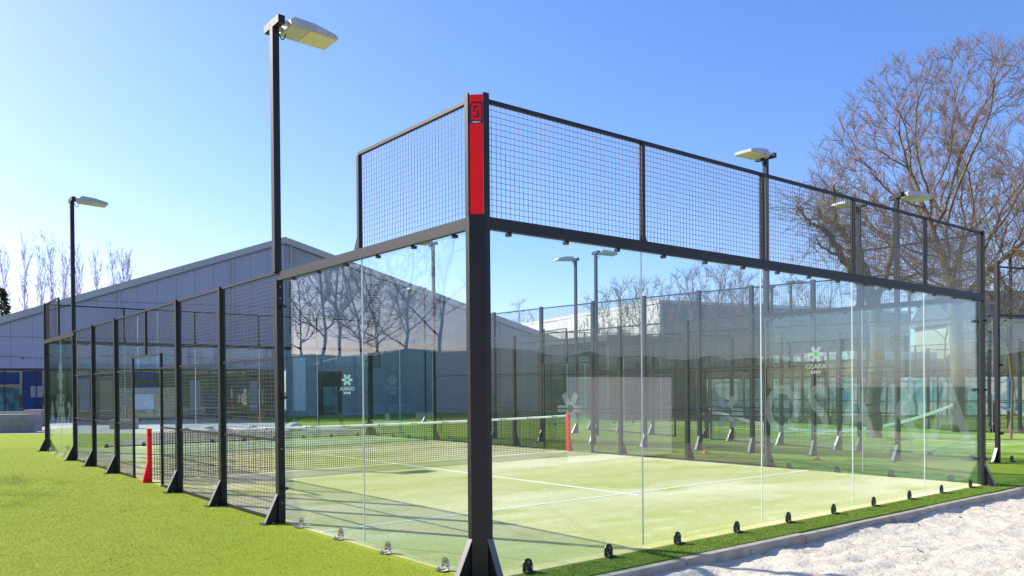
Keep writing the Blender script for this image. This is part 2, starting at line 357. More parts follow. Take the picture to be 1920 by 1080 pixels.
# ================================================================== COURT ENCLOSURE (built once, in its own frame: 10 x 20 m)
_bolt = []
def bolt(parent, loc, nrm, r=.0095):
    if not _bolt:
        b = MB(); b.tube((0,0,0),(0,0,.0125),1*.0095,.0085,8,cap=True); _bolt.append(b.mesh('bolt', M['steel']))
    o = obj('bolt', _bolt[0], parent); q = Vector(nrm).to_track_quat('Z','Y').to_matrix().to_4x4(); q.translation = Vector(loc); o.matrix_local = q
    return o
W, L = 10.0, 20.0
ZG, ZB, ZT, ZR = .05, 2.94, 3.04, 4.02
def glass_pane(parent, axis, a, b, c, z0=ZG, z1=ZB+.02, t=.012):
    """axis 'x': pane runs along x from a to b at y=c ; axis 'y': along y at x=c"""
    g = .002; mb = MB(); e = .0025
    def bx(a0,a1,lo,hi,mi):
        if axis == 'x': mb.box((a0,c-t/2,lo),(a1,c+t/2,hi),mi)
        else: mb.box((c-t/2,a0,lo),(c+t/2,a1,hi),mi)
    # clear sheet
    a0, a1 = a+g, b-g
    bx(a0+e, a1-e, z0, z1, 0)
    # ground, light-catching vertical edges: a solid strip either end
    bx(a0, a0+e-.0005, z0, z1, 1); bx(a1-e+.0005, a1, z0, z1, 1)
    return part('glass_pane', mb, [M['glassteal'] if c > 5 else M['glass'], M['glassedge']], parent)
def mesh_panel(parent, axis, a, b, c, z0, z1, gr=.05, w=.0035):
    mb = MB(); n = round((b-a)/gr); s = (b-a)/n
    for i in range(n+1):
        p = a+i*s
        if axis == 'x': mb.bar((p,c,z0),(p,c,z1),w)
        else: mb.bar((c,p,z0),(c,p,z1),w)
    n = round((z1-z0)/gr); s = (z1-z0)/n; o = w*.8
    for i in range(n+1):
        z = z0+i*s
        if axis == 'x': mb.bar((a,c-o,z),(b,c-o,z),w)
        else: mb.bar((c-o,a,z),(c-o,b,z),w)
    return part('mesh_panel', mb, M['wire'], parent)
def clampfoot(parent, x, y, out, mt):            # out: unit vector (2) pointing outside the court
    ox, oy = out; ax, ay = -oy, ox; mb = MB()
    pts = []
    for k in range(13):
        t = math.pi*k/12; pts.append((math.cos(t)*.055, .05+math.sin(t)*.062))
    pts = [(.055,.0)]+pts+[(-.055,.0)]
    P = [Vector((x+ax*u+ox*.012, y+ay*u+oy*.012, z+.012)) for u,z in pts]
    mb.slab(P, (ox*.008, oy*.008, 0))
    def fr(u0,u1,o0,o1,z0,z1):
        mb.slab([Vector((x+ax*u+ox*o, y+ay*u+oy*o, z0)) for u,o in ((u0,o0),(u1,o0),(u1,o1),(u0,o1))], (0,0,z1-z0))
    fr(-.05,.05,.021,.075,.003,.016); fr(-.075,.0,.03,.095,.0165,.022)
    o = part('glass_clamp', mb, mt, parent)
    for u,z in ((0,.078),(-.03,.034),(.03,.034)): bolt(o, (x+ax*u+ox*.0205, y+ay*u+oy*.0205, z+.012), (ox,oy,0))
    bolt(o, (x+ax*-.045+ox*.06, y+ay*-.045+oy*.06, .022), (0,0,1))
    return o
def gusset(parent, x, y, d, h=.35, l=.155, t=.012, z=0, off=.0):
    mb = MB(); d = Vector((d[0],d[1],0)).normalized(); n = Vector((-d.y,d.x,0))
    p = Vector((x,y,z))
    for s in (-1,1):
        b = p+n*(s*off-t/2)
        mb.slab([b, b+d*l, b+d*l+Vector((0,0,.02)), b+Vector((0,0,h))], n*t)
        if off == 0: break
    # sloping cover plate painted lighter for the sun glint it catches
    w = max(off*2+t, .058); b0 = p+d*(l)-n*w/2+Vector((0,0,.021)); b1 = p-n*w/2+Vector((0,0,h+.001))
    q = (b1-b0).normalized().cross(n)*-.006
    mb.slab([b0, b0+n*w, b1+n*w, b1], q, 1)
    mb.slab([p-n*.07+Vector((0,0,0))-d*.03, p+n*.07-d*.03, p+n*.07+d*(l+.05), p-n*.07+d*(l+.05)], (0,0,.0095))
    for sg_ in (-1,1):
        for dd_ in (l*.45, l+.025): bolt(parent, tuple(p+d*dd_+n*(sg_*.05)+Vector((0,0,.0095))), (0,0,1))
    return part('foot_gusset', mb, [M['frame'], M['framegloss']], parent)
def post(parent, x, y, z0, z1, w=.085, name='post'):
    mb = MB(); mb.box((x-w/2,y-w/2,z0),(x+w/2,y+w/2,z1)); o = part(name, mb, M['frame'], parent)
    return o
def corner_clamp(parent, x, y, z, d, side):
    mb = MB(); d = Vector((d[0],d[1],0)); s = Vector((side[0],side[1],0)); p = Vector((x,y,z))
    mb.bar(p, p+s*.13, .012, .045); mb.bar(p+s*.05-d*.012, p+s*.05+d*.05, .05, .03)
    return part('glass_bracket', mb, M['blacksteel'], parent)

def corner_post(parent, cx, cy, sx, sy, fancy):
    T = lambda p: (cx+p[0]*sx, cy+p[1]*sy)
    poly = [(-.062,.085),(-.062,.034),(.034,-.062),(.085,-.062),(.085,-.02),(-.02,.085)]
    body = [( -.062,.085),(-.062,.034),(.034,-.062),(.085,-.062),(.085,-.02),(-.02,.085)]
    def poly_mb(pl, z0, z1, shrink=0):
        pts = [T(p) for p in pl]
        if sx*sy < 0: pts = pts[::-1]
        m_ = MB(); m_.prism(pts, z0, z1); return m_
    if fancy:
        cp = part('corner_post', poly_mb(body, 0, 3.06), M['frame'], parent)
        # above the beam: two thin side flanges hold the red plate
        for pl in ([(-.064,.085),(-.064,.036),(-.052,.030),(-.052,.085)], [(.036,-.064),(.085,-.064),(.085,-.052),(.030,-.052)], [(-.052,.085),(-.052,.06),(-.02,.06),(-.02,.085)], [(.06,-.052),(.085,-.052),(.085,-.02),(.06,-.02)]):
            pts = [T(p) for p in pl]
            if sx*sy < 0: pts = pts[::-1]
            a = MB(); a.prism(pts, 3.0605, 4.07); part('post_flange', a, M['frame'], cp)
        rp = part('red_panel', poly_mb([(-.051,.028),(.028,-.051),(.036,-.043),(-.043,.036)], 3.0605, 4.055), M['red'], cp)
        # emblem on the panel, facing outwards
        xa = Vector((.7071*sx,-.7071*sy,0)); 
        if sx*sy < 0: xa = -xa
        xa = Vector((.7071,-.7071,0)); nrm = Vector((-.7071,-.7071,0)); ya = Vector((0,0,1))
        c = Vector((-.0115,-.0115,3.91)) + nrm*.0012
        e = MB(); th = .0010
        def ring(pts_out, w):
            n = len(pts_out); cxm = sum(p[0] for p in pts_out)/n; cym = sum(p[1] for p in pts_out)/n
            for i in range(n):
                p = Vector((*pts_out[i],0)); q = Vector((*pts_out[(i+1)%n],0)); 
                e.bar(p, q, w, th)
        e.bar((-.042,-.075,0),(-.042,.048,0),.0095,th); e.bar((-.044,.0475,0),(-.022,.0685,0),.0095,th*1.1); e.bar((-.024,.067,0),(.042,.067,0),.0095,th)
        e.bar((.042,.07,0),(.042,-.075,0),.0095,th*1.2); e.bar((-.0455,-.072,0),(.0455,-.072,0),.026,th*1.3)
        s_ = .0115
        e.bar((.017,.037,0),(-.014,.037,0),s_,th*1.4); e.bar((-.014,.0414,0),(-.014,.004,0),s_,th*1.5)
        e.bar((.014,.012,0),(.014,-.033,0),s_,th*1.5); e.bar((.0185,-.033,0),(-.017,-.033,0),s_,th*1.4)
        em = part('emblem', e, M['black'], rp); place(em, c, xa, ya); em.scale = (1.16,1.16,1)
        t = lettering('redsport', .0225, M['whiteprint'], rp, c+Vector((0,0,-.0835))+nrm*.0013, xa, ya, sx=.95, ext=.0003)
    else:
        cp = part('corner_post', poly_mb(body, 0, 4.05), M['frame'], parent)
    return cp

def build_court(slim=False):
    c = empty('court_enclosure'); ZBb = ZB+.06 if slim else ZB
    rng = [(0,0,1,1),(W,0,-1,1),(0,L,1,-1),(W,L,-1,-1)]
    for i,(x,y,sx,sy) in enumerate(rng):
        if slim:
            cp = post(c, x-sx*.0, y-sy*.05, 0, 4.12, .075, 'corner_post'); gusset(cp, x-sx*.04, y-sy*.05, (-sx,0), .3, .12)
            for z in (.6,2.0): corner_clamp(cp, x, y-sy*.09, z, (0,-sy), (sx,0))
            continue
        cp = corner_post(c, x, y, sx, sy, i == 0)
        gusset(cp, x-sx*.055, y+sy*.06, (-sx,0)); gusset(cp, x+sx*.06, y-sy*.055, (0,-sy))
        for z in (.42,1.52,2.62):
            if i: corner_clamp(cp, x+sx*.02, y-sy*.062 if sy>0 else y-sy*.062, z, (0,-sy), (sx,0)); corner_clamp(cp, x-sx*.0, y+sy*.03, z, (sx,0), (0,sy))
    for y, o, s in ((0,-.012,-1),(L,.012,1)):                 # end walls
        for k in range(5):
            a = .05 if k == 0 else 2*k; b = W-.05 if k == 4 else 2*k+2
            glass_pane(c, 'x', a, b, y)
            mesh_panel(c, 'x', (.09 if k==0 else 2*k+.025), (W-.09 if k==4 else 2*k+1.975), y+s*.02, ZT+.01, ZR-.02)
        bm_ = MB(); bm_.box((.087,min(y+s*.008,y+s*.062),ZBb),(W-.087,max(y+s*.008,y+s*.062),ZT)); part('beam', bm_, M['frame'], c)
        t_ = MB(); t_.box((.087,min(y,y+s*.04),ZR-.018),(W-.087,max(y,y+s*.04),ZR+.012)); part('top_rail', t_, M['frame'], c)
        for k in range(1,5):
            p = MB(); p.box((2*k-.022,min(y,y+s*.045),ZT+.001),(2*k+.022,max(y,y+s*.045),ZR-.019)); part('mullion', p, M['frame'], c)
            gm = MB(); gm.slab([(2*k+.0225,y+s*.02,ZT+.001),(2*k+.075,y+s*.02,ZT+.001),(2*k+.0225,y+s*.02,ZT+.13)],(0,.006,0)); part('mullion_gusset', gm, M['frame'], c)
        for k in range(10): clampfoot(c, .5+k, y, (0,s), M['blacksteel'])
        for k in range(15):
            q = MB(); u = .33+k*.667; q.box((u-.02,y-.022,ZB-.028),(u+.02,y+.022,ZB-.0005)); part('beam_clip', q, M['blacksteel'], c)
    for x, s in ((0,-1),(W,1)):                                # side walls
        for y0 in (0,2,16,18):
            glass_pane(c, 'y', y0+(.05 if y0==0 else 0), y0+2-(.05 if y0==18 else (0.0)), x)
        for k in range(4):
            for base in (.5,16.5): clampfoot(c, x, base+k, (s,0), M['steel'] if x==0 else M['blacksteel'])
        for k in range(6):
            for base in (.33,16.33):
                q = MB(); u = base+k*.667; q.box((x-.022,u-.02,ZB-.028),(x+.022,u+.02,ZB-.0005)); part('beam_clip', q, M['blacksteel'], c)
        xo = (min(x+s*.008,x+s*.062), max(x+s*.008,x+s*.062))
        for y0,y1 in ((.087,4.0),(16.0,19.913)):
            b = MB(); b.box((xo[0],y0,ZBb),(xo[1],y1,ZT)); part('beam', b, M['frame'], c)
        for y0,y1,sg in ((.09,1.95,1),(18.05,19.91,-1)):
            mesh_panel(c, 'y', y0, y1, x+s*.02, ZT+.01, ZR-.02)
            t_ = MB(); t_.box((min(x,x+s*.04),min(y0,y1)-.003 if sg>0 else 18.0,ZR-.018),(max(x,x+s*.04),2.0 if sg>0 else 19.913,ZR+.012)); part('top_rail', t_, M['frame'], c)
            ye = 2.0 if sg>0 else 18.0
            p = MB(); p.box((min(x,x+s*.045),ye-.022,ZT+.001),(max(x,x+s*.045),ye+.022,ZR-.019)); part('mullion', p, M['frame'], c)
            gm = MB(); gm.slab([(x+s*.02,ye+sg*.0225,ZT+.001),(x+s*.02,ye+sg*.14,ZT+.001),(x+s*.02,ye+sg*.0225,ZT+.24)],(.006,0,0)); part('mullion_gusset', gm, M['frame'], c)
        # posts
        px = x+s*.055
        for y in (4,6,8,12,14,16):
            zt = ZB-.001 if y in (4,16) else ZT+.02
            p = post(c, px, y, 0, zt); gusset(p, px+s*.043, y, (s,0))
            if y in (4,16):
                sg = -1 if y == 4 else 1
                for z in (.42,1.52,2.62): corner_clamp(p, px-s*.01, y+sg*.043, z, (-s,0), (0,sg*.6))
                for z in (2.72,2.86,.25,.9): bolt(p, (px,y-.0432,z), (0,-1,0))
        bays = [(4,6),(6,8),(12,14),(14,16)]
        for a,b in bays:
            mesh_panel(c, 'y', a+.045, b-.045, x+s*.035, .06, ZT-.02)
        # bays either side of the doorway
        mesh_panel(c, 'y', 8.045, 8.94, x+s*.035, .06, ZT-.02); mesh_panel(c, 'y', 10.78, 11.955, x+s*.035, .06, ZT-.02)
        mesh_panel(c, 'y', 8.98, 10.74, x+s*.035, 2.24, ZT-.02)
        for y in (8.96,10.76): 
            p = MB(); p.box((x+s*.05-.02,y-.025,0),(x+s*.05+.02,y+.025,2.22)); part('door_post', p, M['frame'], c)
        p = MB(); p.box((x+s*.05-.02,8.936,2.221),(x+s*.05+.02,10.784,2.255)); part('door_lintel', p, M['frame'], c)
        p = MB(); p.box((x+s*.05-.02,9.84,2.256),(x+s*.05+.02,9.89,ZT-.016)); part('door_mullion', p, M['frame'], c)
        for a,b in [(4.043,5.957),(6.043,7.957),(8.043,8.934),(10.786,11.957),(12.043,13.957),(14.043,15.957)]:
            for z in (1.0,2.0):
                r = MB(); r.box((x+s*.055-.012,a,z-.014),(x+s*.055+.012,b,z+.014)); part('mid_rail', r, M['frame'], c)
            r = MB(); r.box((x+s*.055-.015,a,.012),(x+s*.055+.015,b,.045)); part('bottom_rail', r, M['frame'], c)
        for a,b in [(4.043,5.957),(6.043,7.957),(8.043,11.957),(12.043,13.957),(14.043,15.957)]:
            r = MB(); r.box((x+s*.055-.018,a,ZT-.015),(x+s*.055+.018,b,ZT+.012)); part('top_rail', r, M['frame'], c)
    return c

court1 = build_court()
tag(court1, 'nearest glass and wire mesh court cage with the red corner panel', 'court cage', 'glass court cages')
index_kids()
# a second cage beyond, turned a little, beside the first (no stickers or red panel)
court2 = build_court(True); tag(court2, '', 'court cage', 'glass court cages')
court2.location = (14.15,1.38,0); court2.rotation_euler = (0,0,R(-13.5))
court2['label'] = 'farther glass court cage to the right, behind the tall fence'
s2 = MB(); s2.prism([(0,0),(W,0),(W,L),(0,L)], -.3, .004)
c2 = part('court_surface', s2, M['court2'], loc=(14.15,1.38,0), rot=(0,0,R(-13.5)), kind='structure')
for a, b in [((0.02,3.025),(9.98,3.075)),((0.02,16.95),(9.98,17.0)),((4.975,3.08),(5.025,16.945))]:
    l = MB(); l.box((a[0],a[1],.004),(b[0],b[1],.009)); part('court_line', l, M['line'], c2)

# stickers on the glass of the first cage (readable from inside the court)
def sticker_group(parent, c, xa, ya, s=1.0, mirror=False):
    o = obj('star_sticker', star_mb(.20*s,.085*s,.05*s).mesh('star_sticker', M['film']), parent); place(o, c, xa, ya)
    k = MB(); k.tube((0,0,-.002),(0,0,.002), .062*s,.062*s, 12, cap=True); d = obj('star_centre', k.mesh('star_centre', M['greenfilm']), o)
    xx = Vector(xa)*(-1 if mirror else 1)
    t = obj('lettering', text_mesh('OSAKA', .17*s, M['film']), parent); place(t, Vector(c)-Vector(ya)*.31*s, xa, ya); 
    if mirror: t.scale = (-1,1,1)
    m2 = MB()
    for q in range(4): m2.box(((-.135+q*.07)*s,-.45*s-.04*s,-.0006),((-.085+q*.07)*s,-.45*s+.04*s,.0006))
    mk = obj('sticker_marks', m2.mesh('sticker_marks', M['film']), parent); place(mk, c, xa, ya)
index_kids()
panes = [o for o in KID[court1.name] if o.name.startswith('glass_pane')]
def pane_at(x, y):
    def ctr(o):
        co = [v.co for v in o.data.vertices]; return sum(v.x for v in co)/len(co), sum(v.y for v in co)/len(co)
    return min(panes, key=lambda o: (ctr(o)[0]-x)**2+(ctr(o)[1]-y)**2)
sticker_group(pane_at(0,17), (.010,18.1,2.02), (0,1,0), (0,0,1), 1.9)
sticker_group(pane_at(9,20), (9.1,19.985,1.95), (1,0,0), (0,0,1), 1.0, mirror=True)
for ch, y in (('O',16.4),('S',17.05),('A',17.75),('K',18.5),('A',19.25)):
    lettering(ch, .95, M['film'], pane_at(0,17 if y<18 else 19), (.010,y,.98), (0,1,0), (0,0,1), sx=.95)
index_kids()
panes2 = [o for o in KID[court2.name] if o.name.startswith('glass_pane')]
def pane2(x, y):
    def ctr(o):
        co = [v.co for v in o.data.vertices]; return sum(v.x for v in co)/len(co), sum(v.y for v in co)/len(co)
    return min(panes2, key=lambda o: (ctr(o)[0]-x)**2+(ctr(o)[1]-y)**2)
sticker_group(pane_at(10,3), (9.99,2.9,2.2), (0,-1,0), (0,0,1), .75)
for ch, y in (('O',3.62),('S',2.86),('A',2.1),('K',1.25),('A',.5)):
    lettering(ch, 1.3, M['faintfilm'], pane_at(10,3 if y > 2 else 1), (9.99,y,1.1), (0,-1,0), (0,0,1), sx=.75)

# ================================================================== NETS
def court_net(y=9.8):
    n = empty('court_net', (5,y,0)); 
    tag(n, 'black net with white band strung between red posts in the nearest court', 'net')
    h0, h1 = .92, .92
    def top(u): return .88+.045*(abs(u-5)/5)**2
    mb = MB(); k = 0
    us = [0.05+i*.045 for i in range(220)]
    for u in us: mb.bar((u-5,0,.03),(u-5,0,top(u)-.03),.007)
    for j in range(19):
        z = .035+j*.045
        if z < .86: mb.bar((-4.93,.003,z),(4.93,.003,z),.007)
    part('netting', mb, M['net'], n)
    b = MB(); N = 20
    for i in range(N):
        u0 = .05+i*9.9/N; u1 = .05+(i+1)*9.9/N
        for s in (-1,1): b.slab([(u0-5,s*.006,top(u0)-.05),(u1-5,s*.006,top(u1)-.05),(u1-5,s*.006,top(u1)),(u0-5,s*.006,top(u0))],(0,s*.002,0))
    part('white_band', b, M['band'], n)
    for i in range(12):
        u = .55+i*.82; z = top(u)-.025; red = i % 2 == 0; mt = M['redprint'] if red else M['black']
        q = MB(); q.box((u-5-.09,-.0105,z-.018),(u-5-.055,-.0085,z+.018)); o = part('band_label', q, mt, n)
        lettering('redsport', .036, mt, o, (u-5+.02,-.0095,z), (1,0,0), (0,0,1), ext=.0005)
    for s in (-1,1):
        x = s*5.03
        p = MB(); p.box((x-.035,-.035,0),(x+.035,.035,.95))
        o = part('net_post', p, M['red'], n)
        gq = MB(); gq.slab([(x+s*.036,-.03,0),(x+s*.125,-.03,0),(x+s*.036,-.03,.36)],(0,.06,0)); gq.box((x-.06,-.06,.0),(x+.06,-.041,.008))
        part('foot_gusset', gq, M['red'], o)
        e = MB()
        for a in ((-.016,.82,-.012,.87),(.012,.82,.016,.87),(-.0115,.82,.0115,.824),(-.0115,.866,.0115,.87),(-.006,.833,.006,.858)):
            e.box((x+a[0],-.0375,a[1]),(x+a[2],-.0355,a[3]))
        part('emblem', e, M['black'], o)
    return n
court_net()

def sag_net(A, B, hA, hB, sag, label):
    A = Vector((*A,0)); B = Vector((*B,0)); mid = (A+B)/2
    n = empty('sagging_net', mid); tag(n, label, 'net', 'loose nets on the farther courts')
    d = B-A; Ln = d.length; dn = d.normalized(); perp = Vector((-dn.y,dn.x,0)); b = MB(); nt = MB(); N = 28
    def P(t): return A-mid+d*t, hA+(hB-hA)*t-sag*4*t*(1-t)
    for i in range(N):
        p, z = P(i/N); q, w = P((i+1)/N)
        b.slab([p+Vector((0,0,z-.10)), q+Vector((0,0,w-.10)), q+Vector((0,0,w)), p+Vector((0,0,z))], perp*.012)
    part('white_band', b, M['band'], n)
    for k, e in ((0,A),(1,B)):
        p = MB(); c = e-mid; p.box((c.x-.05,c.y-.05,0),(c.x+.05,c.y+.05,1.02)); o = part('net_post', p, M['frame'], n)
        s = dn*(-1 if k == 0 else 1); gusset(o, c.x+s.x*.05, c.y+s.y*.05, (s.x,s.y), .3,.16)
sag_net((16.54,10.54),(24.9,6.7), .98,1.0,.80,'white net band drooping low across the farther court behind the glass')
sag_net((25.5,5.7),(34.5,2.2), 1.0,1.0,.8,'white net band starting at the right edge beside the blue sign')

# ================================================================== LIGHT POLES
def lamp(parent, h, fl, w=.085):
    """pole with a cross bar and a floodlight head reaching towards direction fl (local)"""
    d = Vector((fl[0],fl[1],0)).normalized(); n = Vector((-d.y,d.x,0)); top = Vector((0,0,h))
    br = MB(); br.bar(top+Vector((0,0,.045))-n*.22, top+Vector((0,0,.045))+n*.22, .085, .09); part('cross_bar', br, M['frame'], parent)
    for q in (.1,-.1):
        arm = MB(); arm.bar(top+Vector((0,0,.05))+d*.04+n*q, top+Vector((0,0,.06))+d*.14+n*q, .05,.05); part('arm', arm, M['lamp'], parent)
    hd = MB(); zt = Vector((0,0,1)); c0 = top+Vector((0,0,.02))+d*.13
    tilt = .04
    def pt(a, b, z): return c0+d*a+n*b+zt*(z-a*tilt)
    # housing: wedge that thins to the front
    prof = [(0,.0,.07),(.06,.0,.115),(.32,.0,.11),(.60,.0,.06),(.62,.0,.03)]
    hw = .21; vs = []; fs = []
    for a,lo,hi in prof:
        vs += [pt(a,-hw,lo),pt(a,hw,lo),pt(a,hw*.86,hi),pt(a,-hw*.86,hi)]
    for i in range(len(prof)-1):
        for j in range(4): k = i*4; fs.append((k+j,k+(j+1)%4,k+4+(j+1)%4,k+4+j))
    e = 4*(len(prof)-1); fs += [(3,2,1,0),(e,e+1,e+2,e+3)]
    hd.add(vs, fs)
    o = part('lamp_head', hd, M['lamp'], parent)
    ln = MB(); ln.slab([pt(.25,-hw+.02,-.002),pt(.60,-hw+.02,-.002),pt(.60,hw-.02,-.002),pt(.25,hw-.02,-.002)], (0,0,-.006)); part('lens', ln, M['lens'], o)
    cv = MB(); cv.slab([pt(.01,-hw+.01,-.002),pt(.245,-hw+.01,-.002),pt(.245,hw-.01,-.002),pt(.01,hw-.01,-.002)], (0,0,-.004)); part('gear_cover', cv, M['lamp'], o)
    cb = MB(); prev = None
    for k in range(7):
        t = k/6; p = top+d*(.05+.10*t)+Vector((0,0,-.02-.09*math.sin(math.pi*t)))
        if prev is not None: cb.tube(prev, p, .007,.007,5)
        prev = p
    part('cable', cb, M['plastic'], parent)
def lamp_pole(x, y, z0, h, fl, label, w=.085, foot=None):
    o = empty('lamp_post', (x,y,0)); tag(o, label, 'lamp post', 'floodlight poles round the courts')
    p = MB(); p.box((-w/2,-w/2,z0),(w/2,w/2,h)); part('pole', p, M['frame'], o)
    lamp(o, h, fl, w)
    if foot: gusset(o, foot[0]*w/2, foot[1]*w/2, foot, .34,.2)
    return o
# poles fixed on the cage posts of the first court: they start above the beam
lamp_pole(-.055,4.045,3.042,6.0,(1,0),'tallest looking lamp post, rising above the beam left of the red panel')
lamp_pole(-.055,16.045,3.042,6.1,(1,0),'lamp post at the far left above the glass with the star sticker')
lamp_pole(10.055,4.0,3.042,6.1,(-1,0),'lamp post with flat head pointing left, behind the upper mesh')
lamp_pole(10.055,16.0,3.042,6.1,(-1,0),'lamp post seen through the glass just under the left beam')
for (px,d,h,fl,lab) in [(1612,20,5.95,(-1,.15),'lamp post whose pale head points left in front of the pruned tree'),
    (1683,17.3,5.55,(1,-.6),'lamp post with head pointing right against the big bare tree'),
    (1081,29,6.1,(-1,.3),'left lamp post of the pair above the white concrete building'),
    (1119,27.5,6.1,(1,-.3),'right lamp post of the pair above the white concrete building'),
    (797,37,6.1,(-1,.2),'small far lamp post seen through glass over the hall roof slope'),
    (1484,35.7,6.1,(1,-.3),'far lamp post with head pointing right, below the dark beam'),
    (1448,37,6.05,(-1,.3),'far lamp post with head pointing left, among bare shrub branches'),
    (1896,28.6,6.15,(1,-.5),'lamp post at the right edge of the picture')]:
    x, y = at(px, d); lamp_pole(x, y, 0, h, fl, lab, foot=(-1,0))

# ================================================================== TALL FENCE between the courts
def mesh_between(parent, A, B, z0, z1, gr=.05, w=.004, name='mesh_panel'):
    A = Vector((*A,0)); B = Vector((*B,0)); d = B-A; n = max(1,round(d.length/gr)); mb = MB()
    for i in range(n+1):
        p = A+d*(i/n); mb.bar(p+Vector((0,0,z0)), p+Vector((0,0,z1)), w)
    k = max(1,round((z1-z0)/gr))
    for i in range(k+1):
        z = z0+(z1-z0)*i/k; mb.bar(A+Vector((0,0,z)), B+Vector((0,0,z)), w)
    return part(name, mb, M['wire'], parent)
def tall_fence(pts, h, name, label, grid=.05, rails=(1.0,2.0,3.0), group='tall mesh fences beyond the court'):
    o = empty(name, (pts[0][0],pts[0][1],0)); tag(o, label, 'fence', group); ox, oy = pts[0]
    P = [(x-ox,y-oy) for x,y in pts]
    for i,(x,y) in enumerate(P):
        p = post(o, x, y, 0, h+.05, .09); gusset(p, x-.045, y, (-1,-.1))
        if i:
            a = P[i-1]; mesh_between(o, a, (x,y), .05, h, grid)
            for z in rails+(h,):
                r = MB(); r.bar((a[0],a[1],z),(x,y,z),.03); part('rail', r, M['frame'], o)
    return o
fpts = [(13.51,3.08),(13.15,4.85),(12.85,6.3),(12.62,7.7),(12.4,9.35),(12.2,11.1),(12.0,13.1),(11.9,15.3)]
fence1 = tall_fence(fpts, 4.0, 'mesh_fence', 'tall dark wire mesh fence just beyond the right side of the near court')
# glass panes with large star logos standing in the lower bays of that fence
def star_pane(A, B, c, label, r=.5):
    A = Vector((*A,0)); B = Vector((*B,0)); d = (B-A).normalized(); n = Vector((-d.y,d.x,0))
    o = empty('glass_screen', (A+B)/2); tag(o, label, 'glass screen', 'glass screens with star stickers')
    h = (B-A).length/2; mb = MB(); mb.slab([-d*h+Vector((0,0,.06)), d*h+Vector((0,0,.06)), d*h+Vector((0,0,1.95)), -d*h+Vector((0,0,1.95))], n*.01)
    g_ = part('glass_pane', mb, M['glass'], o)
    s = obj('star_sticker', star_mb(r,.2*r/.5,.12).mesh('star_sticker', M['film']), g_); place(s, Vector((0,0,c))-n*.004, d, (0,0,1))
    return o
star_pane((12.78,7.75),(12.98,6.35), .98,'glass screen with big white star sticker left of the drooping net', .42)
star_pane((12.15,13.0),(12.3,11.2), 1.0,'glass screen with big white star sticker beside the net, right of the corner post', .5)

# a low farther fence line and farther cages to the right
fence2 = tall_fence([at(1740,30),at(1806,30.5),at(1855,31),at(1892,30),at(1960,30)], 2.9, 'mesh_fence', 'lower mesh fence with sturdy posts near the blue sign at right', .1, (1.0,2.0))
fence3 = tall_fence([at(1330,36),at(1395,36.5),at(1442,37),at(1505,37),at(1570,37.5)], 3.0, 'mesh_fence', 'far mesh fence standing in front of the white tarpaulins', .1, (1.0,2.0))
sg = MB(); x, y = at(1892,29.2); 
bs = empty('blue_sign', (x,y,0)); tag(bs, 'narrow bright blue upright sign on a fence post at the right edge', 'sign')
sg.box((-.12,-.02,.75),(.12,.02,1.85)); part('board', sg, M['bluesign'], bs)
sg = MB(); sg.box((-.03,.021,0),(.03,.06,2.0)); part('stake', sg, M['frame'], bs)

# ================================================================== TARPAULIN FENCE
def tarp_fence():
    A = Vector((*at(1325,38.5),0)); B = Vector((*at(2080,38.5),0)); d = B-A; n = 16; o = empty('tarpaulin_fence', A)
    tag(o, 'site fence hung with crumpled white and teal tarpaulins behind the courts', 'fence')
    dn = d.normalized(); pr_ = Vector((-dn.y,dn.x,0))
    for i in range(n):
        mb = MB(); vs = []; fs = []; nx, nz = 14, 8; w = d.length/n
        for j in range(nz+1):
            for k in range(nx+1):
                u = k/nx; t = (i*w+u*w*.985); z = .18+j/nz*1.8-(.05*math.sin(math.pi*u) if j == nz else 0)
                off = .07*mn.noise(Vector((t*1.7,z*1.2,i*3)))+.04*mn.noise(Vector((t*5,z*3,7)))
                vs.append(dn*t+pr_*off+Vector((0,0,z)))
        for j in range(nz):
            for k in range(nx): a = j*(nx+1)+k; fs.append((a,a+1,a+nx+2,a+nx+1))
        mb.add(vs, fs); part('tarpaulin', mb, M['tarp'], o, smooth=True)
        p = MB(); c = dn*(i*w)+pr_*.16; p.bar(c, c+Vector((0,0,2.08)), .045); part('post', p, M['frame'], o)
        p = MB(); p.bar(c+Vector((0,0,2.03)), c+dn*w+Vector((0,0,2.03)), .03); part('rail', p, M['frame'], o)
tarp_fence()

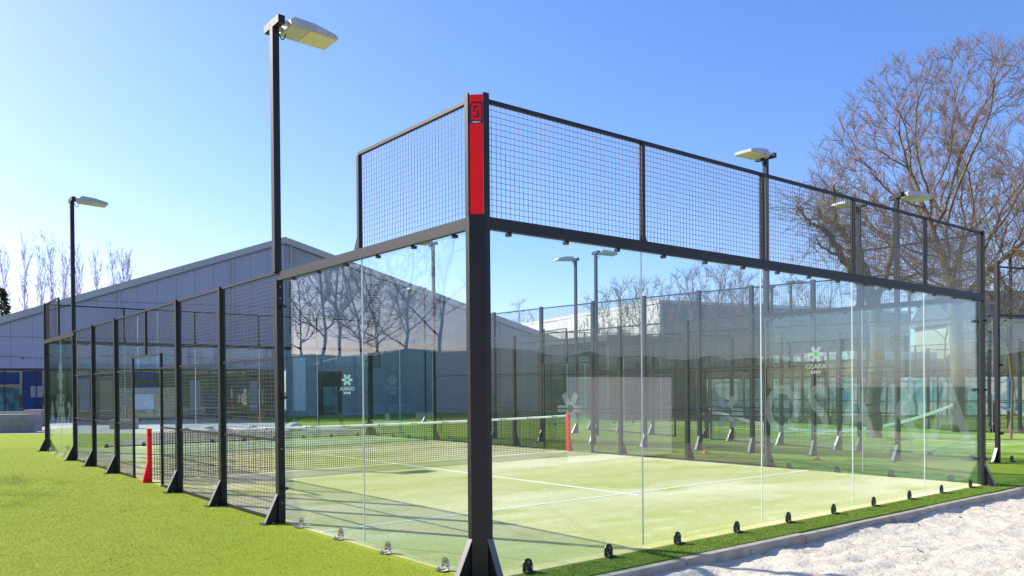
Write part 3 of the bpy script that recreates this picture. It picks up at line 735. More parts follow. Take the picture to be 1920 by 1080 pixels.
# ================================================================== LEFT HALL
def hall():
    A = Vector((*at(0,43),0)); P = Vector((*at(537,49.5),0)); d = (P-A).normalized(); n = Vector((d.y,-d.x,0))   # n towards camera
    if n.dot(Vector((CAM.x,CAM.y,0))-A) < 0: n = -n
    run = (P-A).length; zl = 5.55; zr = 10.85; sl = (zr-zl)/run
    o = empty('sports_hall', P); tag(o, 'large gabled hall with lilac cladding and a dark glazed ground floor', 'building')
    def S(u, z, off=0): return d*u+n*off+Vector((0,0,z))            # u measured from the ridge
    uL, uR = -20.4, 34.0; sr = .305
    def roof(u): return zr+u*sl if u < 0 else zr-u*sr
    gz = 2.78
    # cladding panels above the glazing on the left, concrete panels right
    u = uL; 
    while u < -.05:
        u1 = min(u+1.02, 0); mb = MB()
        off = 0.0 if int(round((u-uL)/1.02)) % 2 else .004
        a, b = u+.006, u1-.006
        mb.slab([S(a,gz+.12,off), S(b,gz+.12,off), S(b,roof(b)-.3,off), S(a,roof(a)-.3,off)], -n*.15)
        part('cladding_panel', mb, M['panel'], o); u = u1
    openings = [(5.0,6.9,0,2.6),(2.1,3.2,0,0)]
    u = 0
    while u < uR-.05:
        u1 = min(u+2.4, uR); a, b = u+.008, u1-.008; z0 = 0 if u > .1 else 0
        if roof(b) > 1.0:
            mb = MB(); mb.slab([S(a,0.02), S(b,0.02), S(b,roof(b)-.3), S(a,roof(a)-.3)], -n*.15); part('concrete_panel', mb, M['mauve'], o)
        u = u1
    # roof edge, both slopes
    for a,b in ((uL,0.0),(0.0,uR)):
        mb = MB(); mb.slab([S(a,roof(a)-.34,.10), S(b,roof(b)-.34,.10), S(b,roof(b)+.04,.10), S(a,roof(a)+.04,.10)], -n*.35); part('roof_edge', mb, M['fascia'], o)
        mb = MB(); mb.slab([S(a,roof(a)+.0,-.26), S(b,roof(b)+.0,-.26), S(b,roof(b)-.15,-.26), S(a,roof(a)-.15,-.26)], -n*26); part('roof', mb, M['fascia'], o)
    for uu in (uL,):
        mb = MB(); mb.slab([S(uu,0), S(uu+.2,0), S(uu+.2,roof(uu)-.4), S(uu,roof(uu)-.4)], -n*26); part('side_wall', mb, M['mauve'], o)
    for a,b in ((uL,0.0),(0.0,uR)):
        mb = MB(); mb.slab([S(a,roof(a)-.40,.13), S(b,roof(b)-.40,.13), S(b,roof(b)-.34,.13), S(a,roof(a)-.34,.13)], -n*.12); part('flashing', mb, M['slat'], o)
    for u in (-15.2,-9.1,-3.05,.35,7.2,14.4):
        mb = MB(); mb.tube(S(u,.1 if u>0 else gz+.15,.10), S(u,roof(u)-.42,.10), .05,.05,8); part('downpipe', mb, M['fascia'], o)
    for zz in (4.55,6.6):
        a_ = max(uL,(zz+.35-zr)/sl); mb = MB(); mb.slab([S(a_,zz,.012), S(-.02,zz,.012), S(-.02,zz+.03,.012), S(a_,zz+.03,.012)], -n*.004); part('joint_strip', mb, M['slat'], o)
    # glazed ground floor from uL to about -3
    mb = MB(); mb.slab([S(uL,gz,.03), S(-.05,gz,.03), S(-.05,gz+.115,.03), S(uL,gz+.115,.03)], -n*.3); part('glazing_head', mb, M['darkframe'], o)
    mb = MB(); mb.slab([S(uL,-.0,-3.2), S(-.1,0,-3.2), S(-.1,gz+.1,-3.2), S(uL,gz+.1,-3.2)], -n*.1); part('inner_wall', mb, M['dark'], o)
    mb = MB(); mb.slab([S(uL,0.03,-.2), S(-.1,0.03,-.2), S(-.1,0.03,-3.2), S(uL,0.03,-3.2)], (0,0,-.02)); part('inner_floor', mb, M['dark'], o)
    u = uL; i = 0
    while u < -1.0:
        u1 = u+1.45; fr = MB()
        w = .16 if i % 4 == 3 else .05
        fr.slab([S(u,0.02,.02), S(u+w,0.02,.02), S(u+w,gz-.001,.02), S(u,gz-.001,.02)], -n*.12)
        fr.slab([S(u+w,0.02,.0), S(u1,0.02,.0), S(u1,.14,.0), S(u+w,.14,.0)], -n*.08)
        f_o = part('window', fr, M['darkframe'], o)
        g_ = MB(); g_.slab([S(u+w+.004,.145,-.04), S(u1-.004,.145,-.04), S(u1-.004,gz-.01,-.04), S(u+w+.004,gz-.01,-.04)], -n*.01); part('pane', g_, M['hallglass'], f_o)
        u = u1; i += 1
    # banners and painted reflections of vehicles, as patches on the glazing
    def pane_patch(px0, px1, z0, z1, mt, off=-.6, name='glazing_patch'):
        off = -.012-.004*rnd.random()
        u0, u1 = ((Vector((*at(px0,43+px0/537*6.5),0))-P).dot(d), (Vector((*at(px1,43+px1/537*6.5),0))-P).dot(d))
        mb = MB(); mb.slab([S(u0,z0,off), S(u1,z0,off), S(u1,z1,off), S(u0,z1,off)], -n*.006); return part(name, mb, mt, o)
    b_ = pane_patch(-60,37,2.05,2.7,M['blue'])
    for k,(t_,px) in enumerate([]): pass
    pane_patch(42,80,.5,2.75,M['blue']); pane_patch(58,80,1.35,1.95,M['greypanel'],-.5); pane_patch(-30,36,.3,1.9,M['teal'],-.8)
    pane_patch(148,170,2.3,2.6,M['blue']); pane_patch(150,168,.5,2.2,M['greypanel'],-.9); pane_patch(180,212,.4,2.2,M['yellow'],-1.2)
    pane_patch(252,296,2.25,2.7,M['blue']); pane_patch(252,296,1.5,2.1,M['blue'],-.5); pane_patch(252,290,.6,1.45,M['paleblue'],-.45,'van_reflection')  # blue stripes and pale patch paint a van reflected in the glazing
    pane_patch(355,375,.3,2.2,M['greypanel'],-.9); pane_patch(383,405,.3,1.6,M['blue'],-.6); pane_patch(445,456,1.4,2.1,M['blue'],-.6); pane_patch(468,482,.3,2.2,M['greypanel'],-.9)
    # louvred windows, white panel and door on the concrete part
    def facew(px0, px1):
        out = []
        for px in (px0, px1):
            # intersect the column with the facade line
            a = Vector((CAM.x,CAM.y)); q = Vector(at(px,1))-a; den = q.x*d.y-q.y*d.x
            rel = Vector((P.x,P.y))-a; t = (rel.x*d.y-rel.y*d.x)/den; pt = a+q*t; out.append((pt-Vector((P.x,P.y))).dot(Vector((d.x,d.y))))
        return out
    for (p0,p1,z0,z1) in ((541,593,4.95,6.75),(541,556,7.15,8.55),(690,715,5.2,8.4),(692,716,2.9,4.6)):
        a,b = facew(p0,p1)
        f1 = MB()
        for q in ((a,z0,a+.06,z1),(b-.06,z0,b,z1),(a+.061,z0,b-.061,z0+.06),(a+.061,z1-.06,b-.061,z1)): f1.slab([S(q[0],q[1],.06),S(q[2],q[1],.06),S(q[2],q[3],.06),S(q[0],q[3],.06)], -n*.055)
        wo = part('louvre_window', f1, M['fascia'], o)
        k = z0+.1
        while k < z1-.1:
            s_ = MB(); s_.slab([S(a+.07,k,.05),S(b-.07,k,.05),S(b-.07,k+.10,.02),S(a+.07,k+.10,.02)], -n*.012); part('louvre_slat', s_, M['slat'], wo); k += .16
    a,b = facew(547,573); mb = MB(); mb.slab([S(a,.35,.02),S(b,.35,.02),S(b,3.6,.02),S(a,3.6,.02)], n*.05); part('white_panel', mb, M['hoard'], o)
    a,b = facew(597,641); mb = MB(); mb.slab([S(a,.05,.004),S(b,.05,.004),S(b,2.75,.004),S(a,2.75,.004)], n*.02); dd = part('door', mb, M['dark'], o)
    mb = MB(); mb.slab([S(a+.3,.2,.027),S(b-.3,.2,.027),S(b-.3,1.8,.027),S(a+.3,1.8,.027)], n*.01); part('door_glass', mb, M['teal'], dd)
    # string of small lights
    st = MB(); prev = None; bls = []
    for k in range(60):
        u = -20+k*.35; z = 3.55+.12*math.sin(k*.22); p = S(u,z,.5)
        if prev: st.tube(prev,p,.012,.012,4)
        prev = p
        if k % 3 == 0: bls.append(p)
    so = part('light_string', st, M['plastic'], o)
    for p in bls: bl = MB(); bl.tube(p, p-Vector((0,0,.09)), .045,.03,6,cap=True); part('bulb', bl, M['plastic'], so)
hall()

# concrete planter blocks and boulders by the hall
def block(px, d, w, dp, h, mt, label, rz=.1, grooves=2):
    x, y = at(px, d); o = empty('concrete_block', (x,y,-.004), YAW-math.pi/2+rz); tag(o, label, 'concrete block', 'concrete blocks at the lawn edge')
    n = grooves+1; hh = h/n
    for k in range(n):
        mb = MB(); mb.box((-w/2+.0,-dp/2,k*hh+.006),(w/2,dp/2,(k+1)*hh-.004)); part('block_course', mb, mt, o)
    mb = MB(); mb.box((-w/2+.02,-dp/2+.02,.0),(w/2-.02,dp/2-.02,h-.02)); part('block_core', mb, mt, o)
block(14,33.2,1.9,.8,.74,M['block'],'long grey concrete block nearest the lawn at the left edge',.0)
block(60,34.6,.42,.7,.68,M['block'],'short grey concrete block end beside the long one',.0,1)
block(18,37,1.5,.6,.75,M['block'],'darker concrete block behind the long one at left',.0,1)
block(67,39,.8,.6,.8,M['blocktan'],'tan stone block beside the far left cage post',.0,1)
block(232,35.5,1.0,.6,.42,M['blocktan'],'low stone block seen between two fence posts',.1,1)
def boulder(px, d, r, label):
    x, y = at(px, d); bm = bmesh.new(); bmesh.ops.create_icosphere(bm, subdivisions=3, radius=r)
    for v in bm.verts:
        v.co *= 1+.25*mn.noise(v.co*2.2/r+Vector((px,0,0))); v.co.z *= .55
    me = bpy.data.meshes.new('boulder'); bm.to_mesh(me); bm.free(); me.materials.append(M['gravelwhite'])
    for p in me.polygons: p.use_smooth = True
    o = obj('boulder', me, loc=(x,y,r*.35)); tag(o, label, 'boulder', 'pale boulders behind the far glass wall')
boulder(552,33,.34,'round pale boulder seen through the glass below the white panel')
boulder(345,32,.22,'small pale boulder left of the tall mesh post')
boulder(388,32,.26,'pale boulder between two mesh posts beside the first')
boulder(470,33,.24,'low pale boulder left of the lamp post bottom')
boulder(1150,0,.0001,'x') if False else None

# ================================================================== WHITE CONCRETE BUILDING and ANNEX
def white_building():
    C = Vector((*at(1238,50),0)); a = YAW+math.atan((960-254)/FPX); dl = Vector((math.cos(a),math.sin(a),0)); dr = Vector((math.sin(a),-math.cos(a),0))
    o = empty('concrete_building', C); tag(o, 'pale concrete panel building with sunlit left face seen through the glass', 'building')
    h = 6.95
    nl = -dr; nr = -dl
    for k in range(15):
        mb = MB(); a0 = dl*(k*2.2+.01); a1 = dl*(k*2.2+2.19); off = nl*(.03 if k%3 else 0)
        mb.slab([a0+off, a1+off, a1+off+Vector((0,0,h-.2)), a0+off+Vector((0,0,h-.2))], -nl*.2); part('concrete_panel', mb, M['concretew'], o)
        if k in (1,4,7):
            w = MB(); w.slab([a0+dl*.5+nl*.035+Vector((0,0,1)), a0+dl*1.6+nl*.035+Vector((0,0,1)), a0+dl*1.6+nl*.035+Vector((0,0,2.6)), a0+dl*.5+nl*.035+Vector((0,0,2.6))], nl*.03); part('window', w, M['slate'], o)
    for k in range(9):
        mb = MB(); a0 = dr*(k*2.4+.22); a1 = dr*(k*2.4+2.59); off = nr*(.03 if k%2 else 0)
        mb.slab([a0+off, a1+off, a1+off+Vector((0,0,h-.2)), a0+off+Vector((0,0,h-.2))], -nr*.2); part('concrete_panel', mb, M['concreteshade'], o)
    mb = MB(); mb.slab([nl*.06+nr*.06, dr*22+nr*.06, dr*22+dl*33, dl*33+nl*.06], (0,0,.2)); part('roof', mb, M['concretew'], o, loc=(0,0,h-.199))
    mb = MB(); mb.slab([dr*.02+Vector((0,0,3.6)), dr*21+Vector((0,0,3.6)), dr*21+Vector((0,0,4.9)), dr*.02+Vector((0,0,4.9))], nr*.08); part('window_band', mb, M['teal'], o)
white_building()
def annex():
    C = Vector((*at(1138,40),0)); D = Vector((*at(1015,45),0)); d = (D-C).normalized(); n = Vector((-d.y,d.x,0))
    if n.dot(Vector((CAM.x,CAM.y,0))-C) < 0: n = -n
    w = (D-C).length; o = empty('glazed_pavilion', C); tag(o, 'flat roofed dark glazed pavilion in front of the pale concrete building', 'building'); h = 3.9
    k = 0
    while k*1.25 < w-.3:
        a = d*(k*1.25); b = d*(k*1.25+1.25)
        f1 = MB(); f1.slab([a, a+d*.07, a+d*.07+Vector((0,0,h)), a+Vector((0,0,h))], -n*.12); wf = part('window', f1, M['darkframe'], o)
        for z0,z1 in ((.1,2.1),(2.16,h-.02)):
            g_ = MB(); g_.slab([a+d*.075-n*.05+Vector((0,0,z0)), b-d*.005-n*.05+Vector((0,0,z0)), b-d*.005-n*.05+Vector((0,0,z1)), a+d*.075-n*.05+Vector((0,0,z1))], -n*.012); part('pane', g_, M['hallglass'], wf)
        k += 1
    mb = MB(); mb.slab([Vector((0,0,0))-n*2.5, d*w-n*2.5, d*w-n*2.5+Vector((0,0,h)), -n*2.5+Vector((0,0,h))], -n*.2); part('inner_wall', mb, M['teal'], o)
    mb = MB(); mb.slab([-d*.3+n*.2, d*w+n*.2, d*w-n*6, -d*.3-n*6], (0,0,.28)); part('roof', mb, M['slate'], o, loc=(0,0,h+.001))
    mb = MB(); mb.slab([-d*.02, -d*.02-n*6, -d*.02-n*6+Vector((0,0,h)), -d*.02+Vector((0,0,h))], -d*.15); part('side_wall', mb, M['slate'], o)
annex()
# timber building with white roof edge, and beige wall next to it
def timber_house():
    B = Vector((*at(1600,42),0)); A = B+Vector((.24,.97,0)).normalized()*6.6; d = (B-A).normalized(); n = Vector((d.y,-d.x,0))
    if n.dot(Vector((CAM.x,CAM.y,0))-A) < 0: n = -n
    w = (B-A).length; o = empty('timber_building', A); tag(o, 'low building of orange brown timber boards under a white roof edge', 'building')
    k = 0; N = 28
    for k in range(N):
        a = d*(w*k/N+.006); b = d*(w*(k+1)/N-.006); off = n*(.015 if k%2 else 0); mb = MB()
        mb.slab([a+off+Vector((0,0,.02)), b+off+Vector((0,0,.02)), b+off+Vector((0,0,2.95)), a+off+Vector((0,0,2.95))], -n*.06); part('board', mb, M['timber'], o)
    mb = MB(); mb.slab([-d*.2+n*.15, d*(w+.2)+n*.15, d*(w+.2)-n*6, -d*.2-n*6], (0,0,.42)); part('roof', mb, M['white'], o, loc=(0,0,2.955))
    C = Vector((*at(1860,46),0)); o2 = empty('beige_wall', B); tag(o2, 'long beige rendered wall to the right of the timber building', 'wall'); dd = C-B; dn = dd.normalized(); n2 = Vector((-dn.y,dn.x,0)); mb = MB()
    N = 8
    for k in range(N):
        a = dd*(k/N)+dn*.01; b = dd*((k+1)/N); mb = MB(); mb.slab([a,b,b+Vector((0,0,2.9)),a+Vector((0,0,2.9))], n2*.2); part('wall_panel', mb, M['render'], o2)
    mb = MB(); mb.slab([Vector((0,0,2.905))-n2*.05, dd+Vector((0,0,2.905))-n2*.05, dd+Vector((0,0,2.905))+n2*.25, Vector((0,0,2.905))+n2*.25], (0,0,.12)); part('coping', mb, M['fascia'], o2)
timber_house()
def far_house():
    x, y = at(1900,62); o = empty('slate_roof_house', (x,y,0), YAW-math.pi/2); tag(o, 'distant house with dark slate roof behind the trees at right', 'house')
    mb = MB(); mb.box((-6,-3,0),(9,3,6.2)); part('wall', mb, M['render'], o)
    mb = MB(); mb.slab([(-6.4,-3.5,6.1),(-6.4,3.5,6.1),(-6.4,0,8.7)],(15.8,0,0)); part('roof', mb, M['slate'], o)
    for k in range(4):
        w = MB(); w.box((-5+k*3.4,-3.04,3.4),(-3.8+k*3.4,-3.001,4.8)); f1 = part('window', w, M['white'], o)
        w = MB(); w.box((-4.9+k*3.4,-3.06,3.5),(-3.9+k*3.4,-3.045,4.7)); part('pane', w, M['slate'], f1)
far_house()

# a white hoarding beside the sand pit, mirrored by the near glass wall
hb = empty('white_hoarding', (10.0,-7.9,-.1), R(-3)); tag(hb, 'white sheet hoarding standing on the sand right of the picture', 'hoarding')
mb = MB(); mb.box((-1.85,0,.05),(1.85,.03,1.95)); part('sheet', mb, M['hoard'], hb)
for s in (-1.6,0,1.6):
    mb = MB(); mb.bar((s,-.06,0),(s,-.06,1.95),.07); mb.bar((s,-.06,1.5),(s,-.9,0),.05); part('prop', mb, M['timber'], hb)

# ================================================================== TREES
class Tree:
    def __init__(s, seed): s.r = random.Random(seed); s.levels = [MB() for _ in range(3)]; s.n = 0
    def grow(s, p, d, L, r, lev, maxlev, inside, par):
        if s.n > par['max'] or (lev > 1 and inside and not inside(p)): return
        seg = par['seg'][min(lev,len(par['seg'])-1)]; n = max(2, int(L/seg)); step = L/n; bucket = 0 if lev <= 1 else (1 if lev <= maxlev-2 else 2)
        mb = s.levels[bucket]; sides = 7 if lev == 0 else (5 if lev <= 1 else (4 if lev < maxlev-1 else 3))
        pts = [(p.copy(), r, d.copy())]; rr = r
        for i in range(n):
            w = par['wig']*(1 if lev else .3)
            d = (d+Vector((s.r.gauss(0,w),s.r.gauss(0,w),s.r.gauss(0,w*.7)))+Vector((0,0,par['up'][min(lev,len(par['up'])-1)]))*step).normalized()
            q = p+d*step; r1 = r*(1-(1-par['taper'])*(i+1)/n)
            if lev >= maxlev-1 : r1 = r*(1-.75*(i+1)/n)
            r1 = max(r1, par.get('minr',.005)); mb.tube(p, q, rr, r1, sides); p = q; rr = r1; pts.append((p.copy(), rr, d.copy())); s.n += 1
            if lev and inside and not inside(p) and i > 0: break
        if lev >= maxlev: return
        k = par['kids'][min(lev,len(par['kids'])-1)]; k = k if isinstance(k,int) else s.r.randint(*k)
        start = par['start'][min(lev,len(par['start'])-1)]
        for c in range(k):
            t = start+(1-start)*(c+s.r.random()*.8)/k; i = min(len(pts)-1, max(1,int(t*(len(pts)-1)+.5)))
            q, rq, dq = pts[i]; ang = R(s.r.uniform(*par['ang'][min(lev,len(par['ang'])-1)]))
            ax = dq.orthogonal().normalized(); ax = Matrix.Rotation(s.r.uniform(0,2*math.pi) if lev else (c*2.4+s.r.uniform(-.4,.4)), 3, dq) @ ax
            nd = (Matrix.Rotation(ang, 3, ax) @ dq).normalized()
            ln = L*par['len'][min(lev,len(par['len'])-1)]*s.r.uniform(.75,1.2)*(1-.35*(t if lev else 0)); 
            nr = min(rq*.8, r*par['rad'][min(lev,len(par['rad'])-1)]*s.r.uniform(.8,1.15))
            s.grow(q, nd, ln, max(nr,par.get('minr',.005)), lev+1, maxlev, inside, par)
        # leader continues
        q, rq, dq = pts[-1]
        if lev < maxlev-1 or True:
            s.grow(q, dq, L*par['lead'], max(rq*.85,par.get('minr',.005)), lev+1, maxlev, inside, par)
def finish(t, name, loc, label, cat, barkm, twigm, group=None, names=('trunk','branches','twigs')):
    o = empty(name, loc); tag(o, label, cat, group)
    for mb, nm, mt in zip(t.levels, names, (barkm, barkm, twigm)):
        if mb.f: 
            k = part(nm, mb, mt, o, smooth=True)
            if nm != 'trunk': k['kind'] = 'stuff'
    return o
def ell(c, rx, ry, rz):
    return lambda p: ((p.x-c[0])/rx)**2+((p.y-c[1])/ry)**2+((p.z-c[2])/rz)**2 < 1
def colony_tree(loc, label, crown, n_att, seed, barkm, twigm, trunk=((0,0,0),(0,0,3)), step=.32, kill=.75, infl=4.0, rtip=.0075, expo=2.12, twigs=3, twl=.55, up=.12, group='bare trees behind the courts', name='bare_tree', maxr=.4):
    rs = np.random.RandomState(seed); r = random.Random(seed)
    (cx,cy,cz),(rx,ry,rzu,rzd) = crown
    A = []
    while len(A) < n_att:
        q = rs.uniform(-1,1,(n_att,3)); d2 = (q**2).sum(1); q = q[(d2 < 1)&(rs.rand(n_att) < .35+.65*d2)]
        A += [ (cx+a[0]*rx, cy+a[1]*ry, cz+a[2]*(rzu if a[2]>0 else rzd)) for a in q]
    A = np.array(A[:n_att])
    A += .35*np.array([[mn.noise(Vector(a*.7+9)),mn.noise(Vector(a*.7+29)),mn.noise(Vector(a*.7+49))] for a in A])
    keep = np.array([mn.noise(Vector(a*.45+seed)) > -.22 for a in A]); A = A[keep]
    nodes = []; par = []
    p = Vector(trunk[0]); nodes.append(p[:]); par.append(-1)
    for t in trunk[1:]:
        t = Vector(t); m_ = max(1,int((t-p).length/step))
        for i in range(1,m_+1): nodes.append((p+(t-p)*i/m_)[:]); par.append(len(nodes)-2)
        p = t
    N = np.array(nodes); D = np.full(len(A), 1e9); I = np.zeros(len(A),int)
    def upd(new, base):
        nonlocal D, I
        for j in range(0,len(new)):
            d = np.sqrt(((A-new[j])**2).sum(1)); mk = d < D; D[mk] = d[mk]; I[mk] = base+j
    upd(N, 0); par = list(par); NL = [n for n in N]; used = {}
    for it in range(160):
        if len(A) == 0: break
        act = D < infl*(1 if it > 4 else 9)
        if not act.any(): break
        idx = np.unique(I[act]); new = []; np_ = []
        for i in idx:
            v = A[act & (I == i)]-NL[i]; v = (v/np.linalg.norm(v,axis=1)[:,None]).sum(0)
            n_ = np.linalg.norm(v); 
            if n_ < 1e-6: continue
            v = v/n_; pp = par[i]
            if pp >= 0:
                w = NL[i]-NL[pp]; w = w/(np.linalg.norm(w)+1e-9); v = v+.55*w
            v = v+np.array([r.gauss(0,.16),r.gauss(0,.16),up+r.gauss(0,.12)]); v = v/np.linalg.norm(v)
            q = NL[i]+v*step
            k = used.get(i,0)
            if k > 3: continue
            used[i] = k+1; new.append(q); np_.append(i)
        if not new: break
        base = len(NL); NL += new; par += np_; upd(np.array(new), base)
        m2 = D > kill; A = A[m2]; D = D[m2]; I = I[m2]
    n = len(NL); R_ = [0.0]*n; nk = [0]*n
    for i in range(n-1,-1,-1):
        R_[i] = rtip if R_[i] == 0 else R_[i]**(1/expo)
        if par[i] >= 0: R_[par[i]] += R_[i]**expo; nk[par[i]] += 1
    R_ = [min(x,maxr) for x in R_]
    V = [Vector(x) for x in NL]
    lv = [MB(),MB(),MB()]
    for i in range(1,n):
        a = par[i]; rad = R_[i]; b = 0 if rad > .11 else (1 if rad > .018 else 2)
        lv[b].tube(V[a], V[i], min(R_[a],rad*1.35), rad, 8 if rad > .08 else (5 if rad > .02 else 3))
    for i in range(1,n):
        if R_[i] < .035:
            d0 = (V[i]-V[par[i]]).normalized()
            for k in range(twigs if nk[i] else twigs+2):
                ax = d0.orthogonal().normalized(); ax.rotate(Matrix.Rotation(r.uniform(0,6.28),3,d0)); d = d0.copy(); d.rotate(Matrix.Rotation(R(r.uniform(15,60)),3,ax)); d = (d+Vector((0,0,.42))).normalized()
                L1 = twl*r.uniform(.5,1.2); a = V[i]; b = a+d*L1*.5; d2 = (d+Vector((r.gauss(0,.2),r.gauss(0,.2),r.gauss(.1,.2)))).normalized(); c = b+d2*L1*.5
                lv[2].tube(a,b,rtip*.8,rtip*.65,3); lv[2].tube(b,c,rtip*.65,rtip*.4,3)
                for q in (b, a+(b-a)*.5):
                    d3 = (d+Vector((r.gauss(0,.5),r.gauss(0,.5),r.gauss(.1,.4)))).normalized(); lv[2].tube(q, q+d3*L1*r.uniform(.3,.6), rtip*.55, rtip*.35, 3)
    o = empty(name, loc); tag(o, label, 'tree', group)
    for mb, nm, mt in zip(lv, ('trunk','branches','twigs'), (barkm,barkm,twigm)):
        if mb.f:
            k = part(nm, mb, mt, o, smooth=True)
            if nm != 'trunk': k['kind'] = 'stuff'
    return o
BIG = dict(seg=[.4,.45,.4,.35,.25,.2], wig=.10, up=[.0,.05,.05,.05,.06,.05], taper=.62, kids=[7,(4,5),(4,5),(4,5),(3,4)], start=[.55,.25,.2,.15,.1], ang=[(16,52),(22,48),(25,55),(28,62),(30,65)], len=[1.35,.62,.6,.58,.55], rad=[.58,.6,.58,.55,.55], lead=.8, max=60000)
def big_tree(px, d, H, rx, seed, label, trunk=3.0, r=.33, par=BIG, bark='bark', twig='twig', lean=(0,0), levels=5, name='bare_tree', cz=.58, group='bare trees behind the courts', mirror=None):
    x, y = at(px, d) if mirror is None else mirror
    t = Tree(seed); ins = ell((0,0,H*cz), rx, rx, H*(1-cz))
    t.grow(Vector((0,0,-.1)), Vector((lean[0],lean[1],1)).normalized(), trunk, r, 0, levels, ins, par)
    return finish(t, name, (x,y,0), label, 'tree', M[bark], M[twig], group)
B1 = dict(BIG); B1.update(len=[1.75,.55,.55,.55,.5], kids=[8,6,(5,6),(4,5),(4,5),(3,4)], rad=[.42,.5,.5,.5,.5], ang=[(14,58),(20,45),(25,50),(28,55),(30,60)], start=[.5,.15,.12,.1,.1], lead=.7, max=190000)
B2 = dict(B1); B2.update(max=90000, kids=[7,5,(4,5),(4,5),(3,4)])
x, y = at(1795,28)
colony_tree((x,y,0), 'huge bare tree with spreading reddish crown at right', ((-.15,0,8.0),(4.7,4.7,4.9,3.5)), 6800, 11, M['bark'], M['twig'], ((0,0,-.1),(.05,0,2.2),(-.1,.05,4.4)), kill=.43, infl=3.2, rtip=.0074, twigs=4, twl=.55, expo=1.84)
x, y = at(1945,31)
colony_tree((x,y,0), 'big bare mossy tree cut off by the right edge', ((-.3,0,7.3),(4.6,4.6,4.4,3.4)), 2600, 23, M['bark'], M['twigolive'], ((0,0,-.1),(.2,0,1.8),(.1,.1,3.2)), kill=.6, infl=3.2, twigs=3, twl=.6, expo=1.95)
def pruned_tree():
    x, y = at(1640,25); o = empty('bare_tree', (x,y,0)); tag(o, 'dark pruned tree with stubby forked limbs behind the upper mesh', 'tree', 'bare trees behind the courts')
    k = 25/FPX; rr = random.Random(4); t = MB(); tw = MB()
    def P(px, py, dep=0): v = R2*((px-1640)*k)+H2*dep; return Vector((v.x, v.y, 1.6+(722-py)*k))
    def limb(pts, r0, r1):
        n = len(pts); prev = None; out = []
        for i in range(n-1):
            for q in range(4):
                u = (i+q/4)/(n-1); p = pts[i].lerp(pts[i+1], q/4)+Vector((rr.gauss(0,.025),rr.gauss(0,.025),rr.gauss(0,.02))); out.append((p, r0+(r1-r0)*u))
        out.append((pts[-1], r1))
        for a,b in zip(out,out[1:]): t.tube(a[0],b[0],a[1],b[1],8)
        t.tube(out[-1][0], out[-1][0]+(out[-1][0]-out[-2][0])*.05, r1, r1*.3, 8, cap=True)
        for (p,r) in out[4:]:
            for q in range(4):
                d = Vector((rr.gauss(0,1),rr.gauss(0,1),rr.gauss(.5,.8))).normalized(); a = p
                for z in range(5):
                    b = a+d*rr.uniform(.12,.25); tw.tube(a,b,.010-.0014*z,.009-.0014*z,3)
                    for _ in range(2):
                        d3 = (d+Vector((rr.gauss(0,.7),rr.gauss(0,.7),rr.gauss(0,.6)))).normalized(); tw.tube(b,b+d3*rr.uniform(.12,.35),.006,.003,3)
                    d = (d+Vector((rr.gauss(0,.3),rr.gauss(0,.3),rr.gauss(.1,.3)))).normalized(); a = b
    limb([Vector((0,0,-.1)),P(1636,760),P(1645,640),P(1640,560)],.24,.19)
    limb([P(1640,560),P(1625,510),P(1600,450,.3),P(1582,420,.4)],.15,.11)
    limb([P(1582,420,.4),P(1562,408,.4),P(1543,385,.4)],.09,.065)
    limb([P(1582,420,.4),P(1578,395,.5),P(1582,362,.6),P(1580,340,.6)],.085,.04)
    limb([P(1638,570),P(1600,525,-.3),P(1570,490,-.5),P(1545,450,-.6),P(1528,432,-.6)],.13,.075)
    limb([P(1528,432,-.6),P(1508,425,-.6),P(1495,405,-.6),P(1484,398,-.6)],.05,.02)
    limb([P(1565,487,-.5),P(1545,473,-.4),P(1527,458,-.3)],.05,.03)
    limb([P(1642,560),P(1680,500,.5),P(1700,440,.8),P(1705,400,.9)],.13,.05)
    limb([P(1650,545),P(1700,520,-.3),P(1740,515,-.5)],.07,.03)
    part('trunk', t, M['bark'], o, smooth=True); k_ = part('twigs', tw, M['twigolive'], o); k_['kind'] = 'stuff'
pruned_tree()
def shrub(px, d, H, rx, seed, label, twig='twigolive', bark='bark', n=700, name='bare_shrub'):
    x, y = at(px, d)
    return colony_tree((x,y,0), label, ((0,0,H*.5),(rx,rx,H*.5,H*.46)), n, seed, M[bark], M[twig], ((0,0,-.1),(.05,0,.5)), step=.34, kill=.5, infl=3, rtip=.011, twigs=3, twl=.65, expo=2.2, up=.3, name=name, group='bare shrubs beyond the courts')
shrub(1165,44,7.3,1.4,41,'upright twiggy shrub left of the pale building corner')
shrub(1205,42,7.0,1.5,42,'yellowish twiggy shrub right in front of the pale sunlit wall')
shrub(1118,46,7.0,1.1,43,'thin twiggy shrub behind the pair of lamp posts', n=400)
shrub(1345,46,9.0,2.4,44,'bushy bare tree with dense brown twigs over the shaded wall','twig', n=1500)
shrub(1402,47,8.2,1.9,45,'rounded bare bush right of the brown dense one','twiggrey', n=1000)
shrub(1288,45,8.3,1.6,46,'slim grey bare tree just right of the building corner','twiggrey', n=700)
shrub(975,70,9.3,1.6,47,'small delicate bare tree beside the dark corner post','twiggrey', n=300)
shrub(1500,60,9.4,2.6,48,'faint bare crown over the far lamp posts','twiggrey', n=700)
shrub(1245,58,9.0,2.2,49,'low brownish crown rising behind the pale building corner','twig', n=700)
ST = dict(BIG); ST.update(kids=[5,(4,5),(4,5),(4,5)], len=[1.5,.6,.55,.5], rad=[.5,.5,.5,.5], minr=.008, max=20000)
